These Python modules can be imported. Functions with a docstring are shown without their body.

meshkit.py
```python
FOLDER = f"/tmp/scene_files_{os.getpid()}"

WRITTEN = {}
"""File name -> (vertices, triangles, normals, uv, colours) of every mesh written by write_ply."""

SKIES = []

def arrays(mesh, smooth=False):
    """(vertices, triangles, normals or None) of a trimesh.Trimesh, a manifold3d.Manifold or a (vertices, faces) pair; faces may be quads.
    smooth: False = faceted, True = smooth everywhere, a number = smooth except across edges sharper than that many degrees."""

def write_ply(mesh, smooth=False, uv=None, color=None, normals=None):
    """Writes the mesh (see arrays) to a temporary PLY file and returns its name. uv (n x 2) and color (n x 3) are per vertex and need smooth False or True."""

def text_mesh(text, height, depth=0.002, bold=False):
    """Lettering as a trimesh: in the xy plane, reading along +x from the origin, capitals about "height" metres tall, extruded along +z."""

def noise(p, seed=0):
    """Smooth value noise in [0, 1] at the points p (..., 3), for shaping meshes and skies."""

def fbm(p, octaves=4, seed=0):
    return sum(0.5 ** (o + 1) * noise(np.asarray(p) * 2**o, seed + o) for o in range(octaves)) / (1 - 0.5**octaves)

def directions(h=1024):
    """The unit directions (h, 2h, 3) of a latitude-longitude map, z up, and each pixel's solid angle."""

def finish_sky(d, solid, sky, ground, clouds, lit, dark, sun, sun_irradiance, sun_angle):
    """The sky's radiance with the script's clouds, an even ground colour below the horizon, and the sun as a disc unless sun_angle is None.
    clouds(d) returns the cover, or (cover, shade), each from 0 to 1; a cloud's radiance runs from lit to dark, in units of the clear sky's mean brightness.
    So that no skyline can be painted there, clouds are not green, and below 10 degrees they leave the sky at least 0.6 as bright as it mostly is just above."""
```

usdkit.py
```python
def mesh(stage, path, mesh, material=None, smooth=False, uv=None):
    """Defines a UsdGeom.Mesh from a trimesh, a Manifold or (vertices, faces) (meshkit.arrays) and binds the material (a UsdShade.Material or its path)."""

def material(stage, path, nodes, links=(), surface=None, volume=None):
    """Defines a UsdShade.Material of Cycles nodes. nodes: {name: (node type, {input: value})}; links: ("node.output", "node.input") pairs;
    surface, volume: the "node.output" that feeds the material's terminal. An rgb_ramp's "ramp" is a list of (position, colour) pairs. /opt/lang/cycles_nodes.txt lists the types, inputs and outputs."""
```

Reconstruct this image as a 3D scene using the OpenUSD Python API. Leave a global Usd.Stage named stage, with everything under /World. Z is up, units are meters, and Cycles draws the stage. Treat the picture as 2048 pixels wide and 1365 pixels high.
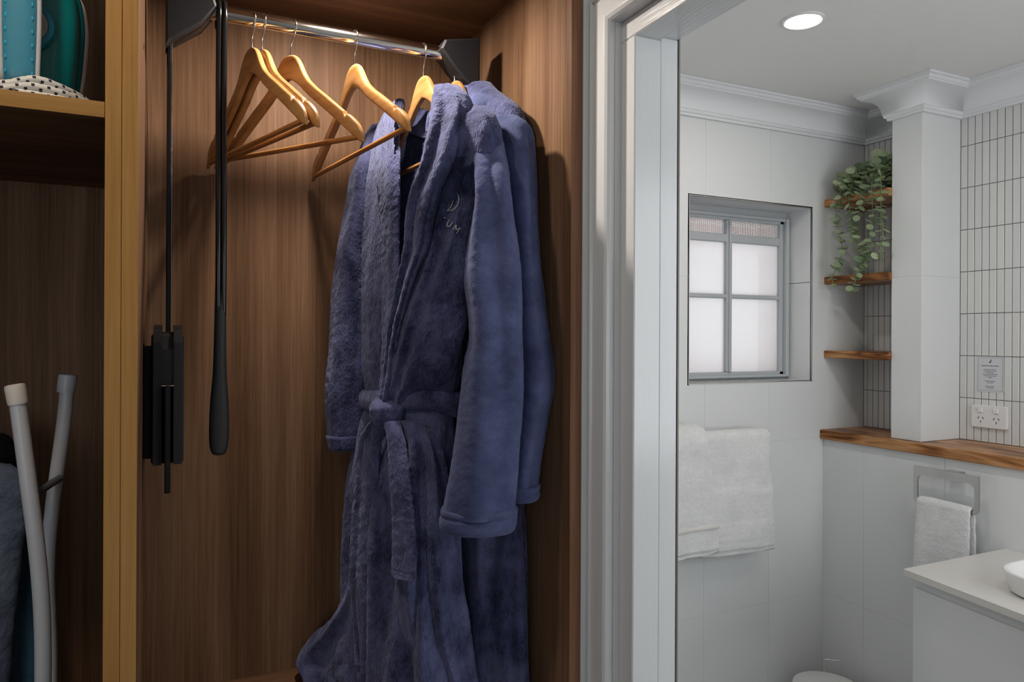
import math, random
import numpy as np, trimesh, usdkit, meshkit
from pxr import Usd, UsdGeom, UsdLux, UsdShade, Gf, Sdf
from shapely.geometry import Polygon, box as sbox, Point
from shapely import affinity
from scipy.interpolate import LinearNDInterpolator, PchipInterpolator

random.seed(7); rng = np.random.default_rng(7)
stage = Usd.Stage.CreateInMemory()
UsdGeom.SetStageUpAxis(stage, "Z"); UsdGeom.SetStageMetersPerUnit(stage, 1.0)
UsdGeom.Xform.Define(stage, "/World")

# ------------------------------------------------------------------ camera
F, TH, RHO, YC, HC = 1452.0, math.radians(25.4), 0.0044, 673.0, 1.52
FW = np.array([math.sin(TH), math.cos(TH), 0]); RT = np.array([math.cos(TH), -math.sin(TH), 0]); ZZ = np.array([0, 0, 1.0])
CR = RT * math.cos(RHO) + ZZ * math.sin(RHO); CU = -RT * math.sin(RHO) + ZZ * math.cos(RHO)
EYE = np.array([0, 0, HC])
cam = UsdGeom.Camera.Define(stage, "/World/camera")
cam.CreateHorizontalApertureAttr(36.0); cam.CreateVerticalApertureAttr(36.0 * 1365 / 2048)
cam.CreateFocalLengthAttr(36.0 * F / 2048)
cam.CreateVerticalApertureOffsetAttr((YC - 682.5) / 2048 * 36.0)
cam.CreateClippingRangeAttr(Gf.Vec2f(0.02, 200)); cam.CreateFStopAttr(0.0)
m4 = Gf.Matrix4d(*[float(x) for x in (*CR, 0, *CU, 0, *(-FW), 0, *EYE, 1)])
cam.AddTransformOp().Set(m4)
cam.CreateExposureAttr(0.0)

# ------------------------------------------------------------------ light
def lightprim(kind, name, loc, rot, inten, color, **kw):
    l = getattr(UsdLux, kind).Define(stage, "/World/" + name)
    l.AddTranslateOp().Set(Gf.Vec3d(*loc)); l.AddRotateXYZOp().Set(Gf.Vec3f(*rot))
    l.CreateIntensityAttr(inten); l.CreateColorAttr(Gf.Vec3f(*color))
    for k, v in kw.items(): getattr(l, "Create%sAttr" % k)(v)
    return l
# overcast sky outside the windows
dome = UsdLux.DomeLight.Define(stage, "/World/sky"); dome.CreateIntensityAttr(1.0)
DOME = usdkit.material(stage, "/World/Looks/sky_look", {"b": ("background_shader", {"color": (0.93, 0.96, 1.0), "strength": 1.75})}, surface="b.background")
UsdShade.MaterialBindingAPI.Apply(dome.GetPrim()).Bind(DOME)
# daylight through the bedroom window behind the camera
lightprim("RectLight", "bedroom_window_daylight", (-1.3, -2.44, 1.45), (90, 0, 0), 0.95, (0.86, 0.94, 1.0), Width=1.7, Height=1.3)
# daylight through the second bathroom window, in the wall opposite the first
lightprim("RectLight", "bathroom_window_daylight", (1.75, -.338, 1.6), (90, 0, 0), 2.1, (0.95, 0.98, 1.0), Width=1.1, Height=1.1)
# bedroom ceiling downlight in front of the wardrobe, recessed light in the wardrobe ceiling, bathroom downlights
lightprim("DiskLight", "bedroom_lamp_light", (-0.32, 0.72, 2.492), (0, 0, 0), 190.0, (1.0, 0.87, 0.72), Radius=0.05)
lightprim("DiskLight", "wardrobe_lamp_light", (0.31, 1.33, 2.208), (0, 0, 0), 740.0, (1.0, 0.90, 0.80), Radius=0.03)
lightprim("DiskLight", "bathroom_lamp_light", (1.587, 1.472, 2.391), (0, 0, 0), 110.0, (1.0, 0.93, 0.84), Radius=0.045)
lightprim("DiskLight", "bathroom_lamp_light_001", (1.587, 0.55, 2.391), (0, 0, 0), 90.0, (1.0, 0.97, 0.93), Radius=0.045)

# ------------------------------------------------------------------ helpers
def proj(p):
    q = np.asarray(p, float) - EYE; t = q @ FW
    return np.stack([1024 + F * (q @ CR) / t, YC - F * (q @ CU) / t], -1)
def ray(px, py):
    px, py = np.asarray(px, float)[..., None], np.asarray(py, float)[..., None]
    return FW + (px - 1024) / F * CR + (YC - py) / F * CU
def at_t(px, py, t): return EYE + ray(px, py) * np.asarray(t, float)[..., None]
def on_y(px, py, Y): v = ray(px, py); return EYE + v * (Y / v[..., 1:2])
def on_x(px, py, X): v = ray(px, py); return EYE + v * (X / v[..., 0:1])
def on_z(px, py, Z): v = ray(px, py); return EYE + v * ((Z - HC) / v[..., 2:3])

used = {}
def numbered(path):
    n = used.get(path, -1) + 1; used[path] = n
    return path if n == 0 else "%s_%03d" % (path, n)
class T:
    def __init__(s, path, base): s.path, s.base = path, np.asarray(base, float)
def setd(prim, **kw):
    for k, v in kw.items():
        if v: prim.SetCustomDataByKey(k, v)
def thing(name, label=None, cat=None, base=(0, 0, 0), group=None, kind=None):
    p = numbered("/World/" + name)
    x = UsdGeom.Xform.Define(stage, p); x.AddTranslateOp().Set(Gf.Vec3d(*map(float, base)))
    setd(x.GetPrim(), label=label, category=cat, group=group, kind=kind)
    return T(p, base)
def part(parent, name, mesh, mat, smooth=30, label=None, kind=None, uv=None):
    p = numbered(parent.path + "/" + name)
    v, f, _ = meshkit.arrays(mesh)
    m = usdkit.mesh(stage, p, (v - parent.base, f), M[mat], smooth=smooth, uv=uv)
    setd(m.GetPrim(), label=label, kind=kind)
    return T(p, parent.base)
def struct(name, mesh, mat, smooth=30, label=None):
    p = numbered("/World/" + name)
    m = usdkit.mesh(stage, p, mesh, M[mat], smooth=smooth); setd(m.GetPrim(), kind="structure", label=label)
    return T(p, (0, 0, 0))
def solo(name, mesh, mat, label, cat, group=None, smooth=30, kind=None):
    p = numbered("/World/" + name)
    m = usdkit.mesh(stage, p, mesh, M[mat], smooth=smooth); setd(m.GetPrim(), label=label, category=cat, group=group, kind=kind)
    return T(p, (0, 0, 0))
cat_ = trimesh.util.concatenate
def bx(x0, x1, y0, y1, z0, z1):
    b = trimesh.creation.box((x1 - x0, y1 - y0, z1 - z0)); b.apply_translation(((x0 + x1) / 2, (y0 + y1) / 2, (z0 + z1) / 2)); return b
def cbx(x0, x1, y0, y1, z0, z1, c=0.002):
    """box with chamfered edges"""
    c = min(c, (x1 - x0) * .45, (y1 - y0) * .45, (z1 - z0) * .45)
    pts = []
    for X, dx in ((x0, 1), (x1, -1)):
        for Y, dy in ((y0, 1), (y1, -1)):
            for Z, dz in ((z0, 1), (z1, -1)):
                pts += [(X + dx * c, Y + dy * c, Z), (X + dx * c, Y, Z + dz * c), (X, Y + dy * c, Z + dz * c)]
    return trimesh.convex.convex_hull(np.array(pts))
def loft(rings, caps=True, closed=True):
    """rings: (N, K, 3) -> mesh, quads split"""
    R = np.asarray(rings, float); N, K = R.shape[:2]
    idx = np.arange(N * K).reshape(N, K)
    j = np.arange(K) if closed else np.arange(K - 1)
    a, b = idx[:-1][:, j], idx[:-1][:, (j + 1) % K]; c, d = idx[1:][:, (j + 1) % K], idx[1:][:, j]
    f = np.concatenate([np.stack([a, b, c], -1).reshape(-1, 3), np.stack([a, c, d], -1).reshape(-1, 3)])
    v = R.reshape(-1, 3)
    if caps:
        v = np.vstack([v, R[0].mean(0), R[-1].mean(0)]); n0, n1 = N * K, N * K + 1
        f = np.vstack([f, np.stack([idx[0][(j + 1) % K], idx[0][j], np.full(len(j), n0)], -1), np.stack([idx[-1][j], idx[-1][(j + 1) % K], np.full(len(j), n1)], -1)])
    m = trimesh.Trimesh(v, f, process=False)
    if closed and caps and m.volume < 0: m.invert()
    return m
def frames(P):
    P = np.asarray(P, float); tg = np.gradient(P, axis=0); tg /= np.linalg.norm(tg, axis=1, keepdims=True) + 1e-12
    n = np.cross(tg[0], [0.123, 0.456, 0.88]); n /= np.linalg.norm(n); Ns = [n]
    for i in range(1, len(P)):
        n = Ns[-1] - tg[i] * (Ns[-1] @ tg[i]); n /= np.linalg.norm(n); Ns.append(n)
    Ns = np.array(Ns); return tg, Ns, np.cross(tg, Ns)
def tube(P, r, k=12, caps=True):
    P = np.asarray(P, float); r = np.broadcast_to(r, len(P)).astype(float)
    _, N, B = frames(P); a = np.arange(k) / k * 2 * np.pi
    return loft(P[:, None] + r[:, None, None] * (np.cos(a)[None, :, None] * N[:, None] + np.sin(a)[None, :, None] * B[:, None]), caps)
def spline(P, n):
    P = np.asarray(P, float); d = np.r_[0, np.cumsum(np.linalg.norm(np.diff(P, axis=0), axis=1))]
    from scipy.interpolate import CubicSpline
    return CubicSpline(d, P)(np.linspace(0, d[-1], n))
def lathe(prof, c, k=40):
    a = np.arange(k) / k * 2 * np.pi; prof = np.asarray(prof, float)
    R = np.stack([np.outer(prof[:, 0], np.cos(a)), np.outer(prof[:, 0], np.sin(a)), np.repeat(prof[:, 1:2], k, 1)], -1)
    return loft(R + np.asarray(c, float), True)
def extrude(poly, h, M4=None):
    g = getattr(poly, "geoms", [poly])
    m = cat_([trimesh.creation.extrude_polygon(q, h, engine="earcut") for q in g if q.area > 1e-9])
    if M4 is not None: m.apply_transform(M4)
    return m
def axes(o, x, y, z):
    A = np.eye(4); A[:3, 0], A[:3, 1], A[:3, 2], A[:3, 3] = x, y, z, o; return A
def rrect(x0, y0, x1, y1, r, n=8): return sbox(x0 + r, y0 + r, x1 - r, y1 - r).buffer(r, quad_segs=n)

# ------------------------------------------------------------------ materials
M = {}
def mat(name, nodes, links, surface="p.BSDF"):
    M[name] = usdkit.material(stage, "/World/Looks/" + name, nodes, links, surface=surface); return M[name]
def plain(name, col, rough=0.5, **kw):
    kw = {"base_color": col, "roughness": rough, **kw}
    mat(name, {"p": ("principled_bsdf", kw)}, [])
def paint(name, col, rough=0.5, scale=(60, 60, 60), dist=0.0005, **kw):
    mat(name, {"g": ("geometry", {}), "m": ("mapping", {"scale": scale}), "n": ("noise_texture", {"scale": 1.0, "detail": 3.0}),
               "b": ("bump", {"distance": dist, "strength": 1.0}), "p": ("principled_bsdf", {"base_color": col, "roughness": rough, **kw})},
        [("g.position", "m.vector"), ("m.vector", "n.vector"), ("n.fac", "b.height"), ("b.normal", "p.normal")])
def wood(name, dark, mid, light, sc=(190, 190, 2.6), sc2=(6, 6, 0.45), rough=0.5, coord="position", dist=0.0002, fine=0.64, spec=0.1):
    src = ("g", ("geometry", {}), "g.position") if coord == "position" else ("g", ("texture_coordinate", {}), "g.object")
    mat(name, {src[0]: src[1], "m1": ("mapping", {"scale": sc}), "m2": ("mapping", {"scale": sc2}), "m3": ("mapping", {"scale": tuple(4 * x for x in sc)}),
               "n1": ("noise_texture", {"scale": 1.0, "detail": 4.0, "roughness": 0.6, "distortion": 0.4}),
               "n2": ("noise_texture", {"scale": 1.0, "detail": 2.0, "distortion": 1.1}),
               "n3": ("noise_texture", {"scale": 1.0, "detail": 2.0}),
               "w": ("math", {"math_type": "multiply", "value2": 5.0}), "w2": ("math", {"math_type": "pingpong", "value2": 1.0}),
               "x": ("mix_float", {"fac": fine}), "x2": ("mix_float", {"fac": 0.3}),
               "r": ("rgb_ramp", {"ramp": [(0.22, dark), (0.5, mid), (0.8, light)]}),
               "b": ("bump", {"distance": dist, "strength": 0.7}), "p": ("principled_bsdf", {"roughness": rough, "specular_ior_level": spec})},
        [(src[2], "m1.vector"), (src[2], "m2.vector"), (src[2], "m3.vector"), ("m1.vector", "n1.vector"), ("m2.vector", "n2.vector"), ("m3.vector", "n3.vector"),
         ("n2.fac", "w.value1"), ("w.value", "w2.value1"), ("w2.value", "x.a"), ("n1.fac", "x.b"), ("x.result", "x2.a"), ("n3.fac", "x2.b"), ("x2.result", "r.fac"),
         ("r.color", "p.base_color"), ("n1.fac", "b.height"), ("b.normal", "p.normal")])
wood("walnut_laminate", (0.066, 0.032, 0.016), (0.170, 0.092, 0.050), (0.295, 0.178, 0.108))
wood("walnut_edge", (0.12, 0.056, 0.032), (0.20, 0.10, 0.060), (0.28, 0.15, 0.09), sc=(160, 160, 2.5), sc2=(20, 20, 0.8), fine=0.75)
wood("walnut_laminate_horizontal", (0.062, 0.030, 0.015), (0.140, 0.072, 0.037), (0.24, 0.135, 0.075), sc=(2.6, 190, 190), sc2=(0.45, 6, 6))
wood("oak_edge", (0.24, 0.115, 0.030), (0.36, 0.185, 0.055), (0.45, 0.25, 0.085), sc=(160, 160, 2.5), sc2=(20, 20, 0.8), fine=0.75)
wood("oak_edge_horizontal", (0.22, 0.105, 0.029), (0.33, 0.17, 0.052), (0.42, 0.23, 0.08), sc=(2.5, 160, 160), sc2=(0.8, 20, 20), fine=0.75)
wood("hanger_wood", (0.26, 0.115, 0.034), (0.38, 0.19, 0.064), (0.46, 0.255, 0.10), sc=(6, 60, 60), sc2=(2.5, 14, 14), rough=0.22, coord="object", dist=0.00006, spec=0.6)
wood("hanger_bar_wood", (0.27, 0.10, 0.025), (0.40, 0.17, 0.048), (0.47, 0.22, 0.07), sc=(6, 60, 60), sc2=(2.5, 14, 14), rough=0.25, coord="object", dist=0.00006, spec=0.6)
wood("slab_wood", (0.10, 0.035, 0.012), (0.33, 0.145, 0.055), (0.55, 0.30, 0.14), sc=(40, 3.0, 60), sc2=(11, 2.2, 16), rough=0.3, fine=0.3)
plain("black_plastic", (0.009, 0.009, 0.011), 0.5)
plain("black_gloss", (0.008, 0.008, 0.009), 0.18)
plain("black_matte", (0.012, 0.012, 0.013), 0.6)
plain("chrome", (0.50, 0.50, 0.49), 0.16, metallic=1.0)
plain("rail_chrome", (0.92, 0.88, 0.82), 0.12, metallic=1.0)
plain("wire_steel", (0.72, 0.71, 0.69), 0.16, metallic=1.0)
plain("brushed_steel", (0.55, 0.55, 0.54), 0.25, metallic=1.0)
plain("trim_steel", (0.72, 0.70, 0.68), 0.32, metallic=1.0)
plain("edge_brown", (0.20, 0.18, 0.16), 0.4)
plain("window_frame_paint", (0.46, 0.48, 0.50), 0.4)
paint("gloss_paint", (0.66, 0.68, 0.69), 0.20, scale=(200, 200, 14), dist=0.00022)
paint("gloss_paint_head", (0.66, 0.68, 0.69), 0.20, scale=(200, 10, 200), dist=0.0005)
paint("wall_paint", (0.66, 0.67, 0.68), 0.6)
paint("ceiling_paint", (0.76, 0.755, 0.745), 0.7)
paint("cornice_paint", (0.76, 0.77, 0.79), 0.5)
paint("grout", (0.30, 0.28, 0.265), 0.8)
paint("pale_grout", (0.66, 0.66, 0.65), 0.8)
paint("wall_tile", (0.72, 0.735, 0.735), 0.16, scale=(5, 5, 5), dist=0.0006)
paint("mosaic_tile", (0.68, 0.68, 0.665), 0.12, scale=(30, 30, 12), dist=0.0006)
paint("mosaic_tile_warm", (0.70, 0.695, 0.675), 0.12, scale=(30, 30, 12), dist=0.0006)
paint("mosaic_tile_cool", (0.665, 0.675, 0.67), 0.12, scale=(30, 30, 12), dist=0.0006)
paint("floor_tile", (0.42, 0.42, 0.41), 0.4)
paint("carpet", (0.20, 0.185, 0.17), 0.95)
plain("stone_top", (0.68, 0.66, 0.63), 0.25)
plain("white_cabinet", (0.73, 0.745, 0.755), 0.3)
plain("ceramic", (0.80, 0.80, 0.79), 0.08)
plain("white_plastic", (0.78, 0.775, 0.77), 0.3)
plain("slot_dark", (0.05, 0.045, 0.04), 0.6)
plain("paper", (0.62, 0.63, 0.66), 0.25)
plain("ink", (0.04, 0.045, 0.06), 0.6)
plain("embroidery", (0.42, 0.46, 0.45), 0.6)
plain("embroidery_dim", (0.10, 0.14, 0.20), 0.7)
plain("tube_white", (0.52, 0.53, 0.56), 0.35)
plain("cap_white", (0.74, 0.69, 0.62), 0.45)
plain("tube_grey", (0.09, 0.095, 0.105), 0.4)
plain("iron_body", (0.0, 0.26, 0.27), 0.22, transmission_weight=0.0, coat_weight=0.4)
plain("iron_side", (0.0, 0.11, 0.135), 0.25)
plain("iron_handle", (0.045, 0.23, 0.32), 0.35)
plain("iron_ring", (0.02, 0.34, 0.52), 0.3)
plain("iron_white", (0.50, 0.48, 0.48), 0.4)
plain("pot_grey", (0.25, 0.25, 0.24), 0.5)
plain("stem_green", (0.17, 0.24, 0.09), 0.6)
mat("lamp_glow", {"e": ("emission", {"color": (1.0, 0.93, 0.84), "strength": 26.0})}, [], "e.emission")
mat("lamp_glow_warm", {"e": ("emission", {"color": (1.0, 0.83, 0.64), "strength": 30.0})}, [], "e.emission")
def leafmat(name, col, tr):
    mat(name, {"p": ("principled_bsdf", {"base_color": col, "roughness": 0.55}), "t": ("translucent_bsdf", {"color": tr}), "x": ("mix_closure", {"fac": 0.25})},
        [("p.BSDF", "x.closure1"), ("t.BSDF", "x.closure2")], "x.closure")
leafmat("leaf_green", (0.29, 0.375, 0.215), (0.29, 0.375, 0.215))
leafmat("leaf_pale", (0.44, 0.51, 0.315), (0.44, 0.51, 0.315))
leafmat("leaf_dark", (0.17, 0.245, 0.145), (0.17, 0.245, 0.145))
leafmat("leaf_grey", (0.45, 0.55, 0.48), (0.45, 0.55, 0.48))
# frosted pane: spreads what it lets through
mat("frosted_glass", {"t": ("translucent_bsdf", {"color": (0.9, 0.9, 0.9)}), "r": ("refraction_bsdf", {"color": (0.9, 0.9, 0.9), "roughness": 0.2, "IOR": 1.1}), "x": ("mix_closure", {"fac": 0.3}),
                      "g": ("glossy_bsdf", {"roughness": 0.25, "color": (0.9, 0.9, 0.9)}), "f": ("fresnel", {"IOR": 1.4}), "y": ("mix_closure", {})},
    [("t.BSDF", "x.closure1"), ("r.BSDF", "x.closure2"), ("x.closure", "y.closure1"), ("g.BSDF", "y.closure2"), ("f.fac", "y.fac")], "y.closure")
def fabric(name, a, b, patch=14, fine=420, dist=0.0022, rough=0.9, sheen=0.5, tint=(0.6, 0.65, 0.95), stretch=(1, 1, 0.45), mid=60):
    mat(name, {"g": ("geometry", {}), "m": ("mapping", {"scale": stretch}), "n1": ("noise_texture", {"scale": fine, "detail": 2.0}), "n2": ("noise_texture", {"scale": patch, "detail": 3.0, "roughness": 0.55}),
               "n3": ("noise_texture", {"scale": mid, "detail": 3.0}), "ad": ("math", {"math_type": "multiply_add", "value2": 1.2}), "cm": ("mix_float", {"fac": 0.28}), "cm2": ("mix_float", {"fac": 0.22}),
               "r": ("rgb_ramp", {"ramp": [(0.37, a), (0.61, b)]}),
               "bp": ("bump", {"distance": dist, "strength": 0.9}),
               "p": ("principled_bsdf", {"roughness": rough, "sheen_weight": sheen, "sheen_roughness": 0.45, "sheen_tint": tint, "specular_ior_level": 0.15})},
        [("g.position", "m.vector"), ("m.vector", "n1.vector"), ("g.position", "n2.vector"), ("m.vector", "n3.vector"), ("n3.fac", "ad.value1"), ("n1.fac", "ad.value3"),
         ("n2.fac", "cm.a"), ("n3.fac", "cm.b"), ("cm.result", "cm2.a"), ("n1.fac", "cm2.b"), ("cm2.result", "r.fac"), ("r.color", "p.base_color"), ("ad.value", "bp.height"), ("bp.normal", "p.normal")])
fabric("plush", (0.015, 0.018, 0.052), (0.090, 0.098, 0.202), sheen=0.3, dist=0.0034, patch=17, fine=330, mid=75)
fabric("plush_smooth", (0.040, 0.050, 0.116), (0.088, 0.104, 0.214), patch=13, fine=600, dist=0.0016, sheen=0.22, stretch=(0.6, 0.6, 1))
fabric("terry", (0.74, 0.74, 0.745), (0.82, 0.815, 0.81), patch=20, fine=380, dist=0.003, sheen=0.2, tint=(1, 1, 1), stretch=(1, 1, 1), mid=90)
fabric("cover_grey", (0.07, 0.088, 0.13), (0.14, 0.17, 0.23), patch=10, fine=300, dist=0.001, sheen=0.1, stretch=(1, 1, 1))
fabric("cover_blue", (0.035, 0.085, 0.14), (0.07, 0.15, 0.215), patch=10, fine=300, dist=0.001, sheen=0.1, stretch=(1, 1, 1))
fabric("black_cloth", (0.008, 0.008, 0.009), (0.02, 0.02, 0.022), patch=40, fine=300, dist=0.002, sheen=0.05, stretch=(1, 1, 1))
# flex with a woven fleck, along the st coordinates of the cord
mat("cord_fleck", {"u": ("uvmap", {"attribute": "st"}), "s": ("separate_xyz", {}), "ua": ("math", {"math_type": "fraction"}), "uf": ("math", {"math_type": "floor"}),
                   "vh": ("math", {"math_type": "multiply_add", "value2": 0.5}), "va": ("math", {"math_type": "fraction"}), "c1": ("math", {"math_type": "less_than", "value2": 0.42}), "c2": ("math", {"math_type": "less_than", "value2": 0.36}),
                   "a": ("math", {"math_type": "multiply"}), "x": ("mix", {"color1": (0.72, 0.68, 0.62), "color2": (0.02, 0.02, 0.025)}), "p": ("principled_bsdf", {"roughness": 0.8})},
    [("u.UV", "s.vector"), ("s.x", "ua.value1"), ("s.x", "uf.value1"), ("uf.value", "vh.value1"), ("s.y", "vh.value3"), ("vh.value", "va.value1"), ("ua.value", "c1.value1"), ("va.value", "c2.value1"),
     ("c1.value", "a.value1"), ("c2.value", "a.value2"), ("a.value", "x.fac"), ("x.color", "p.base_color")])
mat("brick_outside", {"g": ("geometry", {}), "m": ("mapping", {"rotation": (math.pi / 2, 0, 0)}), "b": ("brick_texture", {"color1": (0.66, 0.46, 0.42), "color2": (0.60, 0.40, 0.36), "mortar": (0.68, 0.62, 0.58), "scale": 4.3, "mortar_size": 0.03}), "p": ("principled_bsdf", {"roughness": 0.9})},
    [("g.position", "m.vector"), ("m.vector", "b.vector"), ("b.color", "p.base_color")])

# ================================================================== STRUCTURE
YF, YB, XL, XR = 1.11, 1.65, -0.0367, 0.641        # wardrobe front, back, inner left, inner right
ZT, ZS = 2.2175, 0.785                              # wardrobe ceiling, wardrobe shelf
CX = 0.695                                         # bedroom face of the doorway wall
BX0, YW, XH, XM, ZC = 0.805, 2.037, 2.312, 2.540, 2.40   # bathroom: near wall, window wall, half wall, mosaic wall, ceiling
DY0, DY1, DZ = 0.28, 1.0547, 2.0633                  # doorway in the dividing wall

# bedroom shell
struct("floor", bx(-2.3, CX, -2.5, 1.9, -0.1, 0), "carpet")
struct("ceiling", bx(-2.3, CX + .06, -2.5, 1.9, 2.5, 2.6), "ceiling_paint")
struct("wall_left", bx(-2.4, -2.3, -2.5, 1.9, 0, 2.5), "wall_paint")
wb = Polygon([(-2.3, 0), (CX, 0), (CX, 2.5), (-2.3, 2.5)], [[(-2.15, .8), (-2.15, 2.1), (-.45, 2.1), (-.45, .8)]])
struct("wall_behind", extrude(wb, .1, axes((0, -2.5, 0), (1, 0, 0), (0, 0, 1), (0, -1, 0))), "wall_paint")
w2 = thing("window_2", base=(-1.3, -2.45, .8), kind="structure")
part(w2, "window_frame", cat_([bx(-2.15, -2.10, -2.50, -2.45, .8, 2.1), bx(-.5, -.45, -2.50, -2.45, .8, 2.1), bx(-2.1, -.5, -2.50, -2.45, .8, .85), bx(-2.1, -.5, -2.50, -2.45, 2.05, 2.1)]), "window_frame_paint")
# wall between bedroom and bathroom with the doorway; it also runs behind the wardrobe's right side
dw = Polygon([(-2.5, 0), (1.9, 0), (1.9, 2.5), (-2.5, 2.5)], [[(DY0 - .02, -.0001 + .0002), (DY0 - .02, DZ + .02), (DY1 + .02, DZ + .02), (DY1 + .02, .0001)]])
dw = Polygon([(-2.5, 0), (DY0 - .02, 0), (DY0 - .02, DZ + .02), (DY1 + .02, DZ + .02), (DY1 + .02, 0), (2.2, 0), (2.2, 2.6), (-2.5, 2.6)])
struct("wall_right", extrude(dw, BX0 - .004 - CX, axes((CX, 0, 0), (0, 1, 0), (0, 0, 1), (1, 0, 0))), "wall_paint")
struct("wall_bulkhead", bx(-2.3, CX, YF, 1.9, ZT + .022, 2.5), "wall_paint")
struct("wall_far", bx(-2.3, CX, 1.70, 1.9, 0, ZT + .02), "wall_paint")
struct("trim_2", cbx(XR + .0235, CX - .0005, YF + .001, YF + .05, 0, 2.24, .001), "gloss_paint", label="narrow white filler strip beside the wardrobe")

# door frame: architrave, jamb lining, stop, cover strip (legs and head each)
d1 = thing("door_1", base=(.79, .7, 0), kind="structure")
def frame_leg(y0, y1, sgn):
    # profile of the architrave in (Y from the inner edge outwards, X)
    prof = [(0, 0.0), (0, -.010), (.003, -.0145), (.008, -.0175), (.014, -.018), (.044, -.018), (.045, -.015), (.047, -.0135), (.049, -.015), (.051, -.019), (.054, -.0205), (.057, -.019), (.058, -.015), (.058, 0)]
    return prof
AP = [(o * .94, x * .94) for o, x in frame_leg(0, 0, 0)]
def arch_mesh():
    # mitred: path up the far leg, along the head, down the near leg, in (Y, Z)
    path = [(DY1, 0), (DY1, DZ), (DY0, DZ), (DY0, 0)]
    rings = []
    for i, (y, z) in enumerate(path):
        ring = []
        for o, x in AP:
            if i == 0: q = (y + o, z)
            elif i == 1: q = (y + o, z + o)
            elif i == 2: q = (y - o, z + o)
            else: q = (y - o, z)
            ring.append((CX + x, q[0], q[1]))
        rings.append(ring)
    return rings
ar = arch_mesh()
part(d1, "architrave", loft(ar[:2]), "gloss_paint", 25)
part(d1, "architrave", loft(ar[1:3]), "gloss_paint_head", 25)
part(d1, "architrave", loft(ar[2:]), "gloss_paint", 25)
XA, XB, XC = .708, .762, .801
part(d1, "jamb", cbx(CX - .001, BX0 - .004, DY1, DY1 + .0198, 0, DZ + .0, .0005), "gloss_paint")
part(d1, "jamb", cbx(CX - .001, BX0 - .004, DY0 - .0198, DY0, 0, DZ + .0, .0005), "gloss_paint")
part(d1, "jamb_head", cbx(CX - .001, BX0 - .004, DY0 - .0198, DY1 + .0198, DZ, DZ + .0198, .0005), "gloss_paint_head")
SD = .0404
part(d1, "door_stop", cbx(XA, XB, DY1 - SD, DY1, 0, DZ - .035, .002), "gloss_paint")
part(d1, "door_stop", cbx(XA, XB, DY0, DY0 + SD, 0, DZ - .035, .002), "gloss_paint")
part(d1, "door_stop_head", cbx(XA, XB, DY0, DY1, DZ - .035, DZ, .002), "gloss_paint_head")
part(d1, "cover_strip", cbx(XB + .0005, XC, DY1 - SD + .003, DY1, 0, DZ - .027, .002), "gloss_paint")
part(d1, "cover_strip", cbx(XB + .0005, XC, DY0, DY0 + SD - .003, 0, DZ - .027, .002), "gloss_paint")
part(d1, "cover_strip_head", cbx(XB + .0005, XC, DY0, DY1, DZ - .027, DZ, .002), "gloss_paint_head")
part(d1, "edge_trim", bx(XC + .0003, XC + .003, DY1 - SD + .0015, DY1 + .02, 0, DZ - .02), "edge_brown")

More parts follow.
